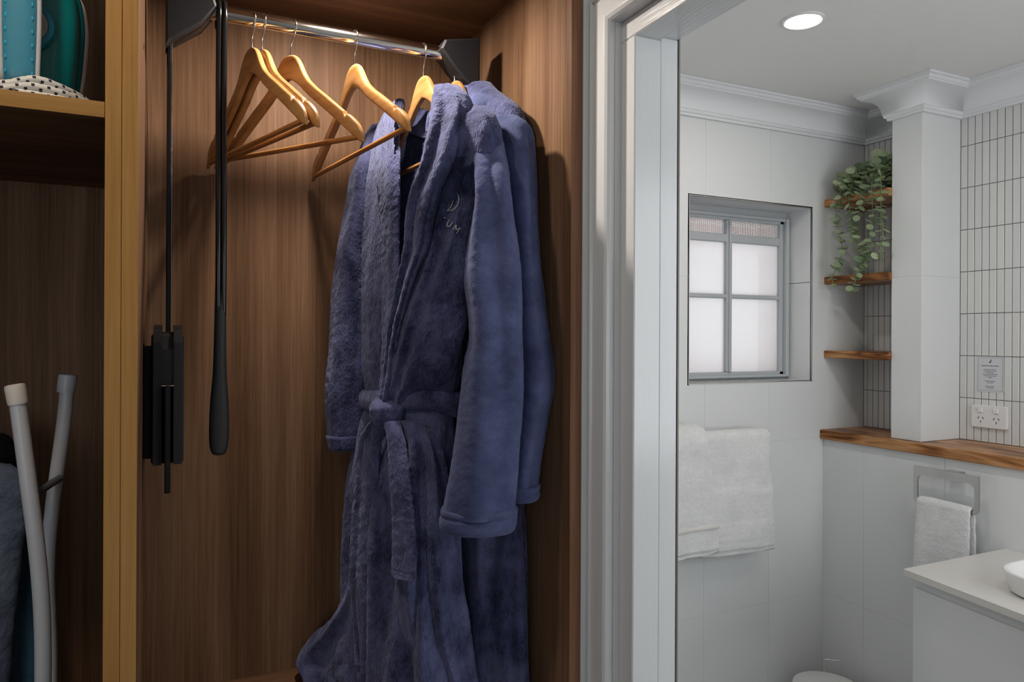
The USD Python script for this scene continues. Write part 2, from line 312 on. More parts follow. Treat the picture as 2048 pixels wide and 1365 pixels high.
# bathroom shell
struct("floor_001", bx(BX0, XM + .12, -.4, YW + .3, -.1, 0), "floor_tile")
struct("ceiling_001", bx(CX + .06, XM + .12, -.4, 2.2, ZC, ZC + .1), "ceiling_paint")
struct("wall_near", extrude(sbox(BX0 - .004, 0, XM + .1, ZC).difference(sbox(1.15, 1.0, 2.35, 2.2)), .1, axes((0, -.35, 0), (1, 0, 0), (0, 0, 1), (0, -1, 0))), "wall_tile")
w3 = thing("window_3", base=(1.75, -.4, 1.0), kind="structure")
part(w3, "window_frame", cat_([bx(1.15, 1.2, -.4, -.35, 1.0, 2.2), bx(2.3, 2.35, -.4, -.35, 1.0, 2.2), bx(1.2, 2.3, -.4, -.35, 1.0, 1.05), bx(1.2, 2.3, -.4, -.35, 2.15, 2.2)]), "window_frame_paint")
struct("wall_side", cat_([bx(BX0 - .004, BX0 + .002, DY1 - SD + .006, YW, 0, ZC), bx(BX0 - .004, BX0 + .002, -.35, DY0 + .02, 0, ZC), bx(BX0 - .004, BX0 + .002, DY0 + .02, DY1 - SD + .006, DZ - .02, ZC)]), "wall_tile")
# window wall: backing with an opening, tiles as pieces
WX0, WX1, WZ0, WZ1 = 1.655, 2.245, 1.356, 2.019
def holed(x0, x1, z0, z1, hole): return sbox(x0, z0, x1, z1).difference(hole)
hole = sbox(WX0, WZ0, WX1, WZ1)
AX = axes((0, YW + .008, 0), (1, 0, 0), (0, 0, 1), (0, -1, 0))
wall_back = thing("wall_back", base=(1.7, YW, 0), kind="structure")
part(wall_back, "backing", extrude(holed(BX0 - .1, XM + .1, 0, ZC + .05, hole.buffer(.0065, join_style=2)), .1142, axes((0, YW + .115, 0), (1, 0, 0), (0, 0, 1), (0, -1, 0))), "pale_grout")
def tiled(parent, rects, A, t, matname, clip=None, j=.001):
    for r in rects:
        p = sbox(r[0] + j, r[1] + j, r[2] - j, r[3] - j)
        if clip is not None: p = clip(p)
        if p.is_empty or p.area < 1e-5: continue
        part(parent, "tile", extrude(p, t, A), matname if isinstance(matname, str) else random.choice(matname), 20)
vx = [BX0 + .003, 1.116, 1.421, 1.726, 2.031, 2.335, XM - .002]
hz = [0.0, .529, 1.131, 1.734, 2.336, ZC]
tiled(wall_back, [(vx[i], hz[k], vx[i + 1], hz[k + 1]) for i in range(6) for k in range(5)], AX, .008, "wall_tile", lambda p: p.difference(hole.buffer(.0025, join_style=2)))
# window: tiled reveal, steel edge trim, frame, bars, panes, perforated vents
YG = 2.156
w1 = thing("window_1", base=((WX0 + WX1) / 2, YW, WZ0), kind="structure")
part(w1, "reveal", cat_([bx(WX1, WX1 + .006, YW, YG + .035, 1.736, WZ1 + .006), bx(WX1, WX1 + .006, YW, YG + .035, WZ0 - .006, 1.733)]), "wall_tile")
part(w1, "reveal", bx(WX0 - .006, WX0, YW, YG + .035, WZ0 - .006, WZ1 + .006), "wall_tile")
part(w1, "reveal_head", bx(WX0, WX1, YW, YG + .035, WZ1, WZ1 + .006), "wall_tile")
part(w1, "sill", bx(WX0, WX1, YW - .001, YG + .035, WZ0 - .006, WZ0), "wall_tile")
def trimbar(x0, x1, z0, z1): return bx(x0, x1, YW - .0022, YW + .004, z0, z1)
for q in ((WX0 - .003, WX1 + .003, WZ1, WZ1 + .003), (WX0 - .003, WX1 + .003, WZ0 - .003, WZ0), (WX1, WX1 + .003, WZ0, WZ1), (WX0 - .003, WX0, WZ0, WZ1)):
    part(w1, "edge_trim", trimbar(*q), "trim_steel")
fx0, fx1, fz0, fz1 = WX0, WX1 - .004, WZ0 + .012, WZ1 - .027
part(w1, "window_frame", cat_([cbx(fx1 - .036, fx1, YG, YG + .035, fz0, fz1, .002), cbx(fx1 - .02, fx1 - .003, YG - .018, YG, fz0, fz1, .002), cbx(fx0, fx0 + .036, YG, YG + .035, fz0, fz1, .002),
     cbx(fx0, fx1, YG, YG + .035, fz1 - .022, fz1, .002), cbx(fx0, fx1, YG - .012, YG, fz1 - .012, fz1, .002), cbx(fx0, fx1, YG, YG + .035, fz0, fz0 + .018, .002), cbx(fx0, fx1, YG - .016, YG, fz0 - .004, fz0 + .006, .002)]), "window_frame_paint")
part(w1, "head_packer", bx(WX0, WX1, YG + .01, YG + .035, fz1, WZ1), "window_frame_paint"); part(w1, "sill_packer", bx(WX0, WX1, YG + .01, YG + .035, WZ0, fz0), "window_frame_paint")
gx0, gx1 = fx0 + .036, fx1 - .036; mxx = 1.944; zt = 1.886; zm = 1.677
part(w1, "mullion", cat_([cbx(mxx - .0125, mxx + .0125, YG - .002, YG + .03, fz0 + .018, fz1 - .022, .003), cbx(mxx - .006, mxx + .006, YG - .010, YG, fz0 + .018, fz1 - .022, .002)]), "window_frame_paint")
part(w1, "transom", cbx(gx0, gx1, YG, YG + .03, zt - .002, zt + .030, .003), "window_frame_paint")
part(w1, "glazing_bar", cbx(gx0, gx1, YG - .001, YG + .03, zm - .008, zm + .008, .003), "window_frame_paint")
for (x0, x1) in ((gx0, mxx - .0125), (mxx + .0125, gx1)):
    for (z0, z1) in ((fz0 + .018, zm - .008), (zm + .008, zt - .002)):
        part(w1, "pane", bx(x0 - .003, x1 + .003, YG + .014, YG + .018, z0 - .003, z1 + .003), "frosted_glass")
    # perforated vent sheet: woven strips both ways, real gaps
    z0, z1 = zt + .030, fz1 - .022; st = .0032; bars = []
    for i in range(int((x1 - x0) / st)): bars.append(bx(x0 + i * st, x0 + i * st + .0012, YG + .015, YG + .016, z0, z1))
    for i in range(int((z1 - z0) / st) + 1): bars.append(bx(x0, x1, YG + .0152, YG + .0162, z0 + i * st, z0 + i * st + .0012))
    part(w1, "vent_mesh", cat_(bars), "brushed_steel", False, kind="stuff")
# outer brick reveal of the window and brick lintel
struct("wall_outside", cat_([bx(WX1 - .033, WX1 + .5, YG + .036, YG + .125, 1.2, 2.6), bx(WX0 - .5, WX0 + .03, YG + .036, YG + .125, 1.2, 2.6), bx(WX0 + .03, WX1 - .033, YG + .036, YG + .125, 2.06, 2.6), bx(WX0 + .03, WX1 - .033, YG + .036, YG + .125, 1.2, 1.372)]), "brick_outside")

struct("wall_outside", bx(1.0, 4.5, YG + 1.3, YG + 1.4, 2.075, 3.2), "brick_outside", label="pinkish brickwork of the neighbouring building seen through the vent mesh")
# half wall, mosaic wall, column
HZ = 1.127
AXr = axes((XH + .008, 0, 0), (0, 1, 0), (0, 0, 1), (-1, 0, 0))
wl = thing("wall_half", base=(XH, 1.0, 0), kind="structure")
part(wl, "backing", bx(XH + .0008, XM, -.35, YW, 0, HZ - .0006), "pale_grout")
hy = [-.35, .327, .632, .937, 1.241, 1.546, 1.852, YW]
tiled(wl, [(hy[i], z0, hy[i + 1], z1) for i in range(7) for z0, z1 in ((0, .529), (.529, HZ - .0004))], AXr, .008, "wall_tile")
wm = thing("wall_mosaic", base=(XM, 1.2, 1.16), kind="structure")
part(wm, "grout", bx(XM + .0015, XM + .1, -.35, YW + .05, 1.10, ZC), "grout")
cols = []
y = 2.0445
CY0, CY1, CXF = 1.644, 1.758, 2.332
PY, PZ, Z0 = .02505, .1478, 1.163
mrects = []
for i in range(32):
    ya, yb = 2.0445 - (i + 1) * PY, 2.0445 - i * PY
    if yb > YW: yb = YW - .001
    if ya > CY1 - .07 and False: pass
    if CY0 < (ya + yb) / 2 < CY1 + .06: continue          # behind the column
    if ya < 1.33: break
    for k in range(8):
        za, zb = Z0 + k * PZ, min(Z0 + (k + 1) * PZ, 2.325)
        if zb - za > .01: mrects.append((ya, za, yb, zb))
AXm = axes((XM + .0015, 0, 0), (0, 1, 0), (0, 0, 1), (-1, 0, 0))
for r in mrects:
    g = .0011; t = .0042 + rng.uniform(-.0003, .0003)
    part(wm, "tile", cbx(XM + .0015 - t, XM + .0015, r[0] + g, r[2] - g, r[1] + g, r[3] - g, .0011), random.choice(["mosaic_tile", "mosaic_tile", "mosaic_tile_warm", "mosaic_tile_cool"]), 12)
part(wm, "tiling_beyond", bx(XM - .0025, XM + .0015, -.35, 1.33, 1.163, 2.33), "mosaic_tile")
col = thing("wall_column", base=(2.43, 1.7, 1.164), kind="structure")
part(col, "backing", bx(CXF + .0007, XM, CY0 + .0007, CY1, 1.164, ZC), "pale_grout")
zj = [1.164, 1.734, 2.325]
for a, b in ((0, 1), (1, 2)):
    part(col, "tile", cbx(CXF, CXF + .006, CY0 + .002, CY1, zj[a] + .001, zj[b] - .001, .0008), "wall_tile", 12)
    part(col, "tile", cbx(CXF + .002, XM - .003, CY0, CY0 + .006, zj[a] + .001, zj[b] - .001, .0008), "wall_tile", 12)
part(col, "corner_trim", bx(CXF - .0003, CXF + .0022, CY0 - .0003, CY0 + .0022, 1.164, 2.325), "white_plastic")
# cornice, mitred round walls and column
cp = [(0, 2.294), (.012, 2.294), (.013, 2.302), (.018, 2.304), (.021, 2.309), (.021, 2.313), (.024, 2.3145)]
for i in range(1, 10):
    a = i / 10 * math.pi / 2; cp.append((.024 + .047 * (1 - math.cos(a)) , 2.3145 + .058 * math.sin(a)))
cp += [(.071, 2.3735), (.074, 2.375), (.074, 2.379), (.079, 2.381), (.083, 2.386), (.083, 2.390), (.090, 2.391), (.090, 2.3995), (0, 2.3995)]
path = np.array([(BX0 + .002, YW), (XM - .003, YW), (XM - .003, CY1), (CXF, CY1), (CXF, CY0), (XM - .003, CY0), (XM - .003, -.35)])
rings = []
for i, p in enumerate(path):
    def nrm(a, b): d = (b - a) / np.linalg.norm(b - a); return np.array([d[1], -d[0]])
    n0 = nrm(path[i - 1], p) if i else nrm(p, path[1]); n1 = nrm(p, path[i + 1]) if i < len(path) - 1 else n0
    mt = (n0 + n1) / (1 + n0 @ n1)
    rings.append([(p[0] + mt[0] * o, p[1] + mt[1] * o, z) for o, z in cp])
struct("trim_1", loft(rings), "cornice_paint", 22)

# ================================================================== WARDROBE (right bay) and CUPBOARD (left bay)
PT = .0198
wr = thing("wardrobe", "built-in dark walnut wardrobe bay where the two blue robes hang, lit from its ceiling", "wardrobe", ((XL + XR) / 2, 1.4, 0))
part(wr, "back_panel", bx(XL - PT, XR + PT, YB, YB + .016, .02, ZT + .02), "walnut_laminate")
part(wr, "side_panel", bx(XL - PT, XL, YF + .0015, YB, 0, ZT + .02), "walnut_laminate")
part(wr, "side_panel", bx(XR, XR + .023, YF + .0015, YB, 0, ZT + .02), "walnut_laminate")
part(wr, "edge_strip", cbx(XL - PT + .0003, XL, YF, YF + .0015, 0, ZT + .02, .0004), "oak_edge", label="yellowish wood edging strip")
part(wr, "edge_strip", cbx(XR, XR + .023, YF, YF + .0015, 0, ZT + .02, .0004), "walnut_edge")
part(wr, "top_panel", bx(XL, XR, YF, YB, ZT, ZT + .02), "walnut_laminate_horizontal")
part(wr, "base_shelf", bx(XL, XR, YF + .01, YB, ZS - .021, ZS), "walnut_laminate_horizontal")
part(wr, "plinth", bx(XL, XR, YF + .05, YF + .07, 0, ZS - .021), "walnut_laminate")
part(wr, "rail_support_plug", lathe([(0, 0), (.005, 0), (.005, .0015), (0, .002)], (0, 0, 0), 16).apply_transform(axes((XL, 1.3, 1.98), (0, 1, 0), (0, 0, 1), (1, 0, 0))), "wire_steel")
LX0 = -.95
cb = thing("cupboard", "dark wood cupboard bay holding the iron and the ironing board, left of the wardrobe", "cupboard", (-.5, 1.4, 0))
part(cb, "side_panel", bx(XL - 2 * PT, XL - PT - .0003, YF + .0015, YB, 0, ZT + .02), "walnut_laminate")
part(cb, "edge_strip", cbx(XL - 2 * PT, XL - PT - .0003, YF, YF + .0015, 0, ZT + .02, .0004), "oak_edge", label="yellowish wood edging strip")
part(cb, "side_panel", bx(LX0 - PT, LX0, YF, YB, 0, ZT + .02), "walnut_laminate")
part(cb, "back_panel", bx(LX0, XL - 2 * PT, YB, YB + .016, .02, ZT + .02), "walnut_laminate")
part(cb, "top_panel", bx(LX0, XL - 2 * PT, YF, YB, ZT, ZT + .02), "walnut_laminate_horizontal")
ZI = 1.831
part(cb, "shelf", bx(LX0, XL - 2 * PT - .0005, YF + .0015, YB, ZI - .021, ZI), "walnut_laminate_horizontal")
part(cb, "shelf_edge_strip", cbx(LX0, XL - 2 * PT - .0005, YF, YF + .0015, ZI - .021, ZI, .0004), "oak_edge_horizontal", label="yellowish wood edging strip on the shelf")
part(cb, "base_panel", bx(LX0, XL - 2 * PT, YF, YB, .08, .1), "walnut_laminate_horizontal")

# ---- recessed lights
def downlight(name, label, c, r, glow, cat="ceiling light"):
    t = thing(name, label, cat, c)
    part(t, "trim_ring", lathe([(r * .80, -.0005), (r * .80, -.0035), (r * .9, -.006), (r, -.004), (r * 1.01, -.0002), (r * .9, 0)], c, 48), "white_plastic")
    part(t, "diffuser", lathe([(0, -.003), (r * .79, -.003), (r * .79, -.001), (0, -.001)], c, 48), glow)
downlight("downlight", "round white recessed ceiling light glowing above the bathroom window side", (1.587, 1.472, ZC), .056, "lamp_glow")
downlight("downlight", "second recessed ceiling light of the bathroom, above the vanity and out of view", (1.587, .55, ZC), .056, "lamp_glow")
downlight("downlight", "recessed lamp in the wardrobe ceiling above the hanging rail", (.31, 1.33, ZT - .0003), .038, "lamp_glow_warm")
downlight("downlight", "recessed bedroom ceiling light in front of the wardrobe", (-.32, .72, 2.5), .062, "lamp_glow_warm")

# ---- pull-down hanging rail (wardrobe lift)
YR, ZR, RR = 1.42, 2.1035, .0125
lift = thing("wardrobe_lift", "pull-down chrome hanging rail with black corner brackets, side arms and black housing in the wardrobe", "wardrobe lift", (.32, YR, 1.3))
part(lift, "rail", tube([(.004, YR, ZR), (.2, YR, ZR), (.575, YR, ZR)], RR, 32), "rail_chrome", label="chrome hanging rail")
def bracket(x0, x1, xin, sgn):
    # triangular black cover: flat against the side panel, running out along the rail
    prof = Polygon([(x0, 2.155), (xin, 2.128), (xin, ZR - .014), (x0 + sgn * .018, 2.015), (x0, 1.995)])
    m = cat_([extrude(prof, .050, axes((0, YR + .025, 0), (1, 0, 0), (0, 0, 1), (0, -1, 0)))])
    return m
brL = Polygon([(-.005, 2.146), (.070, 2.130), (.078, 2.104), (.054, 2.070), (.007, 2.034), (-.005, 2.020)])
def plate(poly, y0, y1, c=.004):
    rings = []
    for dy, s in ((0, c), (c, 0), (y1 - y0 - c, 0), (y1 - y0, c)):
        q = np.array(poly.buffer(-s, join_style=2).exterior.coords)[:-1]
        if Polygon(q).exterior.is_ccw is False: q = q[::-1]
        rings.append(np.c_[q[:, 0], np.full(len(q), y0 + dy), q[:, 1]])
    return loft(rings)
part(lift, "corner_bracket", plate(brL, YR - .030, YR + .024), "black_plastic", 20, label="black triangular bracket at the left end of the rail")
brR = Polygon([(.585, 2.140), (.508, 2.124), (.499, 2.104), (.528, 2.070), (.572, 2.028), (.585, 2.012)])
part(lift, "corner_bracket", plate(brR, YR - .030, YR + .024), "black_plastic", 20, label="black triangular bracket at the right end of the rail")
part(lift, "side_arm", cbx(-.0025, .0050, YR - .012, YR + .012, 1.47, 2.06, .002), "black_gloss", label="thin dark glossy arm")
part(lift, "arm_strip", cbx(.0052, .0064, YR - .010, YR + .010, 1.53, 2.06, .0004), "rail_chrome")
part(lift, "side_arm", cbx(.572, .582, YR - .012, YR + .012, 1.93, 2.06, .002), "wire_steel")
def housing(x0, x1, mid, sgn):
    y0, y1, z0, z1 = YR - .075, YR + .045, 1.302, 1.537
    W = x1 - x0
    def slab(xa, xb, ztop, zbot, ya):
        poly = sbox(ya, zbot, y1, ztop - .03).union(Polygon([(ya, ztop - .03), (ya + .012, ztop - .008), (ya + .035, ztop), (y1, ztop), (y1, ztop - .031), (ya, ztop - .031)]))
        return extrude(poly, xb - xa, axes((xa, 0, 0), (0, 1, 0), (0, 0, 1), (1, 0, 0)))
    h = part(lift, "housing", cat_([slab(x0, mid - .009, z1, z0, y0), slab(mid + .009, x1, z1, z0, y0), slab(mid - .0088, mid + .0088, z1 - .012, z1 - .10, y0 + .004), bx(mid - .0088, mid + .0088, y0 + .02, y1, z0 + .002, z1 - .10)]), "black_plastic", 20, label="black box that holds the arm's spring")
    part(lift, "housing_back", cbx(x0 - .0035, x1 + .003, y0 + .02, y1 + .004, z0 - .001, z1 - .016, .003), "black_matte", 20)
    part(h, "pin", cbx(mid - .010, mid + .010, y0 - .001, y0 + .01, z1 - .104, z1 - .101, .0008), "wire_steel")
    part(lift, "guide_blade", cbx(mid - .0045, mid + .0045, y0 - .012, y0 + .03, z0 - .046, z1 - .102, .0015), "black_gloss", 20)
housing(-.021, .023, .001, 1)
part(lift, "mounting_plate", cbx(XL + .0003, -.0235, YR - .05, YR + .035, 1.31, 1.50, .002), "black_matte")
# pull handle hanging from the rail: two thin rods side by side that run into a moulded grip
hp = []
HX, HY = .086, YR - .006
def strand(dx, ztop):
    P = spline([(HX + dx, HY - .016, 1.55), (HX + dx, HY - .017, 1.8), (HX + dx, HY - .017, 2.07), (HX + dx, HY - .012, ZR + .012), (HX + dx, HY + .006, ZR + .0185), (HX + dx, HY + .022, ZR + .008), (HX + dx, HY + .023, ZR - .02)], 90)
    return tube(P, .0049, 14)
ph = part(lift, "pull_handle", cat_([strand(-.0046, 0), strand(.0046, 0)]), "black_gloss", 60, label="long black pull rod hooked over the rail")
zs = np.array([1.60, 1.56, 1.50, 1.46, 1.44, 1.42, 1.40, 1.37, 1.345, 1.33, 1.318, 1.310, 1.306, 1.3045]); ws = np.array([.0094, .0098, .0106, .0114, .0124, .0140, .0154, .0165, .0167, .0162, .0148, .0120, .0085, .001])
zz = 1.3045 + (1.60 - 1.3045) * (1 - np.sin(np.linspace(0, np.pi / 2, 80))); ww = PchipInterpolator(zs[::-1], ws[::-1])(zz); aa = np.arange(36) / 36 * 2 * np.pi
ridge = 1 + 0.0 * aa
part(ph, "grip", loft([[(HX - .002 * (1.6 - z) / .3 + w * math.cos(a), HY - .016 + min(.0095, w * .8) * math.sin(a), z) for a in aa] for z, w in zip(zz, ww)]), "black_matte", 60, label="matte black rubber grip")

# ---- wooden hangers
HB = [(0, 0), (.012, -.0015), (.022, -.007), (.032, -.018), (.044, -.036), (.058, -.053), (.078, -.069), (.11, -.090), (.145, -.1135), (.168, -.1285), (.185, -.139), (.200, -.151), (.210, -.163), (.2155, -.176), (.2165, -.182)]
LB = [(0, -.046), (.012, -.050), (.03, -.060), (.06, -.083), (.10, -.110), (.14, -.137), (.18, -.165), (.20, -.179), (.212, -.186), (.2165, -.1865)]
ht = PchipInterpolator(*np.array(HB).T); hbm = PchipInterpolator(*np.array(LB).T)
def hanger_body():
    s = np.concatenate([-np.linspace(.2165, .001, 110), [0], np.linspace(.001, .2165, 110)])
    a = np.arange(28) / 28 * 2 * np.pi; R = []
    for x in s:
        ax = abs(x); top, bot = float(ht(ax)), float(hbm(ax))
        top -= .0055 * max(0, 1 - ((ax - .1705) / .0045) ** 2) ** .5 if abs(ax - .1705) < .0045 else 0
        h, c = (top - bot) / 2, (top + bot) / 2; th = .0068 * (1 if ax < .19 else max(.35, 1 - ((ax - .19) / .03) ** 2))
        sg = lambda v: np.sign(v) * np.abs(v) ** .55
        R.append(np.c_[np.full(28, x), .000 + th * sg(np.sin(a)) , c + h * sg(np.cos(a))])
    return loft(R)
def hook_mesh():
    zc = -.0035 - RR; r = RR + .0022
    P = [(0, 0, -.085), (0, 0, -.062), (.001, 0, -.050), (.006, 0, -.040), (.0125, 0, -.0285)]
    P += [(r * math.cos(t), 0, zc + r * math.sin(t)) for t in np.radians([-18, 10, 40, 70, 100, 130, 160, 185, 205])]
    P = spline(P, 90); return cat_([tube(P, .00155, 10), trimesh.creation.icosphere(2, .0027).apply_translation(P[-1]), trimesh.creation.cylinder(.0035, .004).apply_translation((0, 0, -.070))])
HZT = 2.1195
def local(mesh): return mesh
def hanger_proto(name, label, x, yaw, tilt):
    p = numbered("/World/" + name); xf = UsdGeom.Xform.Define(stage, p)
    place_h(xf, x, yaw, tilt); setd(xf.GetPrim(), label=label, category="hanger", group="wooden hangers on the rail")
    t = T(p, (0, 0, 0))
    hb = hanger_body(); hb.apply_translation((0, 0, -.0695))
    part(t, "shoulder_piece", hb, "hanger_wood", 40)
    bar = tube([(-.206, 0, -.246), (-.1, 0, -.2462), (.1, 0, -.2462), (.206, 0, -.246)], .0048, 14)
    part(t, "bar", bar, "hanger_bar_wood", 60)
    part(t, "hook", hook_mesh(), "wire_steel", 60, label="bent steel wire hook")
    return xf
def place_h(xf, x, yaw, tilt):
    xf.AddTranslateOp().Set(Gf.Vec3d(x, YR, HZT)); xf.AddRotateZOp().Set(yaw - 90.0); xf.AddRotateYOp().Set(-tilt)
HG = [(.1393, 17.5, 0.0, "leftmost bare wooden hanger on the rail, nearest the black pull rod"),
      (.1570, 18.1, -.2, "second bare wooden hanger, touching the leftmost one's right side"),
      (.2104, 27.2, -2.7, "bare wooden hanger turned furthest, third along the rail from the left"),
      (.3288, 11.9, 1.9, "bare wooden hanger hanging alone, just left of the robes"),
      (.4706, 8.1, 1.1, "wooden hanger inside the collar of the front blue robe"),
      (.5383, 8.1, 1.8, "wooden hanger of the rear blue robe, furthest right on the rail")]
h0 = hanger_proto("wooden_hanger", HG[0][3], *HG[0][:3])
for x, yaw, tilt, lab in HG[1:]:
    xf = UsdGeom.Xform.Define(stage, numbered("/World/wooden_hanger")); xf.GetPrim().GetReferences().AddInternalReference(h0.GetPath()); xf.GetPrim().SetInstanceable(True)
    for n, v in (("xformOp:translate", Gf.Vec3d(x, YR, HZT)), ("xformOp:rotateZ", yaw - 90.0), ("xformOp:rotateY", -tilt)): xf.GetPrim().GetAttribute(n).Set(v)
    setd(xf.GetPrim(), label=lab, category="hanger", group="wooden hangers on the rail")

# ---- robes
def ellipse_ring(c, ex, ey, A, B, K, p=2.0):
    a = np.arange(K) / K * 2 * np.pi
    f = lambda v: np.sign(v) * np.abs(v) ** (2 / p)
    return c + A * f(np.cos(a))[:, None] * ex + B * f(np.sin(a))[:, None] * ey, a
def crumple(m, amp, sc, seed=0, fine=.0011, squash=.45):
    n = m.vertex_normals; v = m.vertices
    q = v * np.array([sc, sc, sc * squash])
    d = (meshkit.fbm(q + 17.3 * seed, 3, seed) - .5) * 2 * amp
    if fine: d = d + (meshkit.fbm(v * 95 + seed, 2, seed + 5) - .5) * 2 * fine
    return trimesh.Trimesh(v + n * d[:, None], m.faces, process=False)
YAW = math.radians(8.1)
EE = np.array([math.sin(YAW), -math.cos(YAW), 0]); NN = np.array([-math.cos(YAW), -math.sin(YAW), 0])
def robe_body(ox, rows, foldk, seed, K=260, dz=.005, nf=7):
    rows = np.array(sorted(rows, key=lambda r: -r[0])); zs = np.arange(rows[0, 0], rows[-1, 0], -dz)
    I = [PchipInterpolator(rows[::-1, 0], rows[::-1, k]) for k in range(1, rows.shape[1])]
    R = []; O = np.array([ox, YR, 0])
    for z in zs:
        A, B, s0, n0, fa = [float(i(z)) for i in I]
        ring, a = ellipse_ring(O + EE * s0 + NN * n0 + [0, 0, z], EE, NN, A, B, K, 2.2)
        ph = 1.3 * math.sin(z * 4.1 + seed) + .7 * math.sin(z * 9.3)
        w = np.sin(nf * a + ph) * .6 + .4 * np.sin((nf * 2 - 1) * a - 1.7 * ph + seed) + .25 * np.sin(3 * a + ph * .5)
        nr = np.stack([np.cos(a) / max(A, .01), np.sin(a) / max(B, .01)], 1); nr /= np.linalg.norm(nr, axis=1, keepdims=True)
        ring = ring + (nr[:, :1] * EE + nr[:, 1:] * NN) * (w * fa)[:, None]
        R.append(ring)
    return np.array(R)
def px_loft(rows, K=72, dy=3.0, folds=(), seed=0, p=2.2, caps=True, amp=0.0):
    """rows: (y, xl, xr, t, b): outline measured in the photograph, t metres away along the view axis, b half thickness. Gives rings of real size at that distance."""
    rows = np.array([tuple(r) + (0,) * (6 - len(r)) for r in rows], float); ys = np.arange(rows[0, 0], rows[-1, 0] + .01, dy)
    I = [PchipInterpolator(rows[:, 0], rows[:, k]) for k in range(1, 6)]
    R = []
    for y in ys:
        xl, xr, t, b, sh = [float(i(y)) for i in I]
        c = at_t((xl + xr) / 2, y, t); v = c - EYE; v[2] = 0; v /= np.linalg.norm(v); q = np.array([v[1], -v[0], 0])
        A = (xr - xl) / 2 * t / F * 1.0
        ring, a = ellipse_ring(c, q, -v, A, b, K, p)
        ring = ring + np.sign(np.cos(a))[:, None] * (np.abs(np.cos(a)) ** (2 / p))[:, None] * v * sh / 2
        if folds:
            d = sum(am * np.exp(-((np.angle(np.exp(1j * (a - f0 - f1 * (y - rows[0, 0]) / 500)))) / wd) ** 2) for f0, f1, wd, am in folds)
            nr = np.stack([np.cos(a) / A, np.sin(a) / b], 1); nr /= np.linalg.norm(nr, axis=1, keepdims=True)
            k = min(1, (y - rows[0, 0]) / 60)
            ring = ring + (nr[:, :1] * q + nr[:, 1:] * -v) * (d * k)[:, None]
        R.append(ring)
    return np.array(R)
robe = thing("robe", "front blue plush bathrobe with shawl collar, tied belt and embroidered emblem on the chest", "bathrobe", (.42, YR, ZS))
R1 = [(1.998, .128, .052, 0, .000, 0), (1.985, .150, .056, 0, .004, .001), (1.955, .185, .060, 0, .010, .0015), (1.91, .205, .064, 0, .014, .002),
      (1.80, .200, .068, -.005, .02, .004), (1.6, .190, .070, -.01, .026, .006), (1.46, .178, .066, -.01, .028, .006), (1.385, .160, .056, -.01, .030, .003), (1.33, .170, .064, -.01, .036, .006),
      (1.2, .182, .074, -.01, .044, .012), (1.0, .192, .080, -.005, .045, .016), (.85, .20, .088, 0, .043, .017), (.79, .205, .095, 0, .04, .010)]
RB = robe_body(.4706, R1, 8, 1.0)
mb = loft(RB, caps=False)
mb = crumple(mb, .006, 9, 1)
# depth of the robe's front along a view ray, for what lies on it
nrm = mb.vertex_normals; vis = ((EYE - mb.vertices) * nrm).sum(1) * (1 if mb.volume > 0 else -1)
sgn = 1.0
front = ((mb.vertices - np.array([.4706, YR, 0])) @ NN) > np.interp(mb.vertices[:, 2], [.79, 1.2, 1.6, 2.0, 2.05], [.04, .044, .026, .000, .0])
pv = proj(mb.vertices); tv = (mb.vertices - EYE) @ FW
body_t = LinearNDInterpolator(pv[front], tv[front], fill_value=np.nan)
def bt(x, y, default=1.42):
    v = body_t(x, y); return np.where(np.isnan(v), default, v)
from shapely import contains_xy
neck = Polygon([(792, 165), (868, 165), (862, 230), (850, 270), (843, 300), (828, 390), (812, 450), (799, 530), (792, 470), (790, 300)])
ins = contains_xy(neck, pv[:, 0], pv[:, 1]) & front
mb.update_faces(~ins[mb.faces].any(1)); mb.remove_unreferenced_vertices()
part(robe, "body", mb, "plush", True)
def onbody(rows, gap, y0=0, y1=9999):
    """sets each row's distance and slant so that the cloth lies on the robe's body, its front gap metres proud"""
    out = []
    for r in rows:
        y, xl, xr, t, b = r[:5]; sh = r[5] if len(r) > 5 else 0.0
        if y0 <= y <= y1:
            tl, tr = float(body_t(xl + .2 * (xr - xl), y)), float(body_t(xr - .2 * (xr - xl), y))
            if tl == tl and tr == tr: t, sh = (tl + tr) / 2 + b - gap, np.clip((tr - tl) / .6, -.16, .08)
        out.append((y, xl, xr, t, b, sh))
    o = np.array(out); k = o.copy()
    for c in (3, 5): k[1:-1, c] = .25 * o[:-2, c] + .5 * o[1:-1, c] + .25 * o[2:, c]
    return [tuple(x) for x in k]
# sleeves
far_rows = [(255, 742, 775, 1.60, .030), (280, 728, 775, 1.60, .045), (319, 714, 772, 1.595, .055), (351, 702, 768, 1.59, .06), (408, 690, 766, 1.585, .06), (472, 678, 762, 1.58, .06), (553, 667, 758, 1.575, .06), (634, 659, 752, 1.57, .058), (702, 654, 748, 1.565, .056), (755, 650, 745, 1.56, .055), (807, 650, 740, 1.56, .054), (860, 653, 732, 1.56, .05), (880, 656, 728, 1.56, .048)]
fs = px_loft(far_rows, folds=((1.9, -.3, .35, .008), (1.1, .3, .3, -.012), (2.6, .2, .4, -.006)), amp=.004)
part(robe, "sleeve", crumple(loft(fs), .007, 11, 2), "plush", True, label="left-hand sleeve, dark in the wardrobe's back corner")
def cuff(rows, name_mat, seed, parent):
    R = px_loft(rows, p=2.3, dy=2.0); part(parent, "cuff", crumple(loft(R), .003, 14, seed, .0006), name_mat, True)
cuff([(868, 655, 733, 1.56, .050), (872, 653, 733, 1.56, .053), (884, 656, 729, 1.56, .053), (891, 657, 726, 1.56, .053), (897, 660, 720, 1.56, .048), (899, 664, 716, 1.56, .040)], "plush", 3, robe)
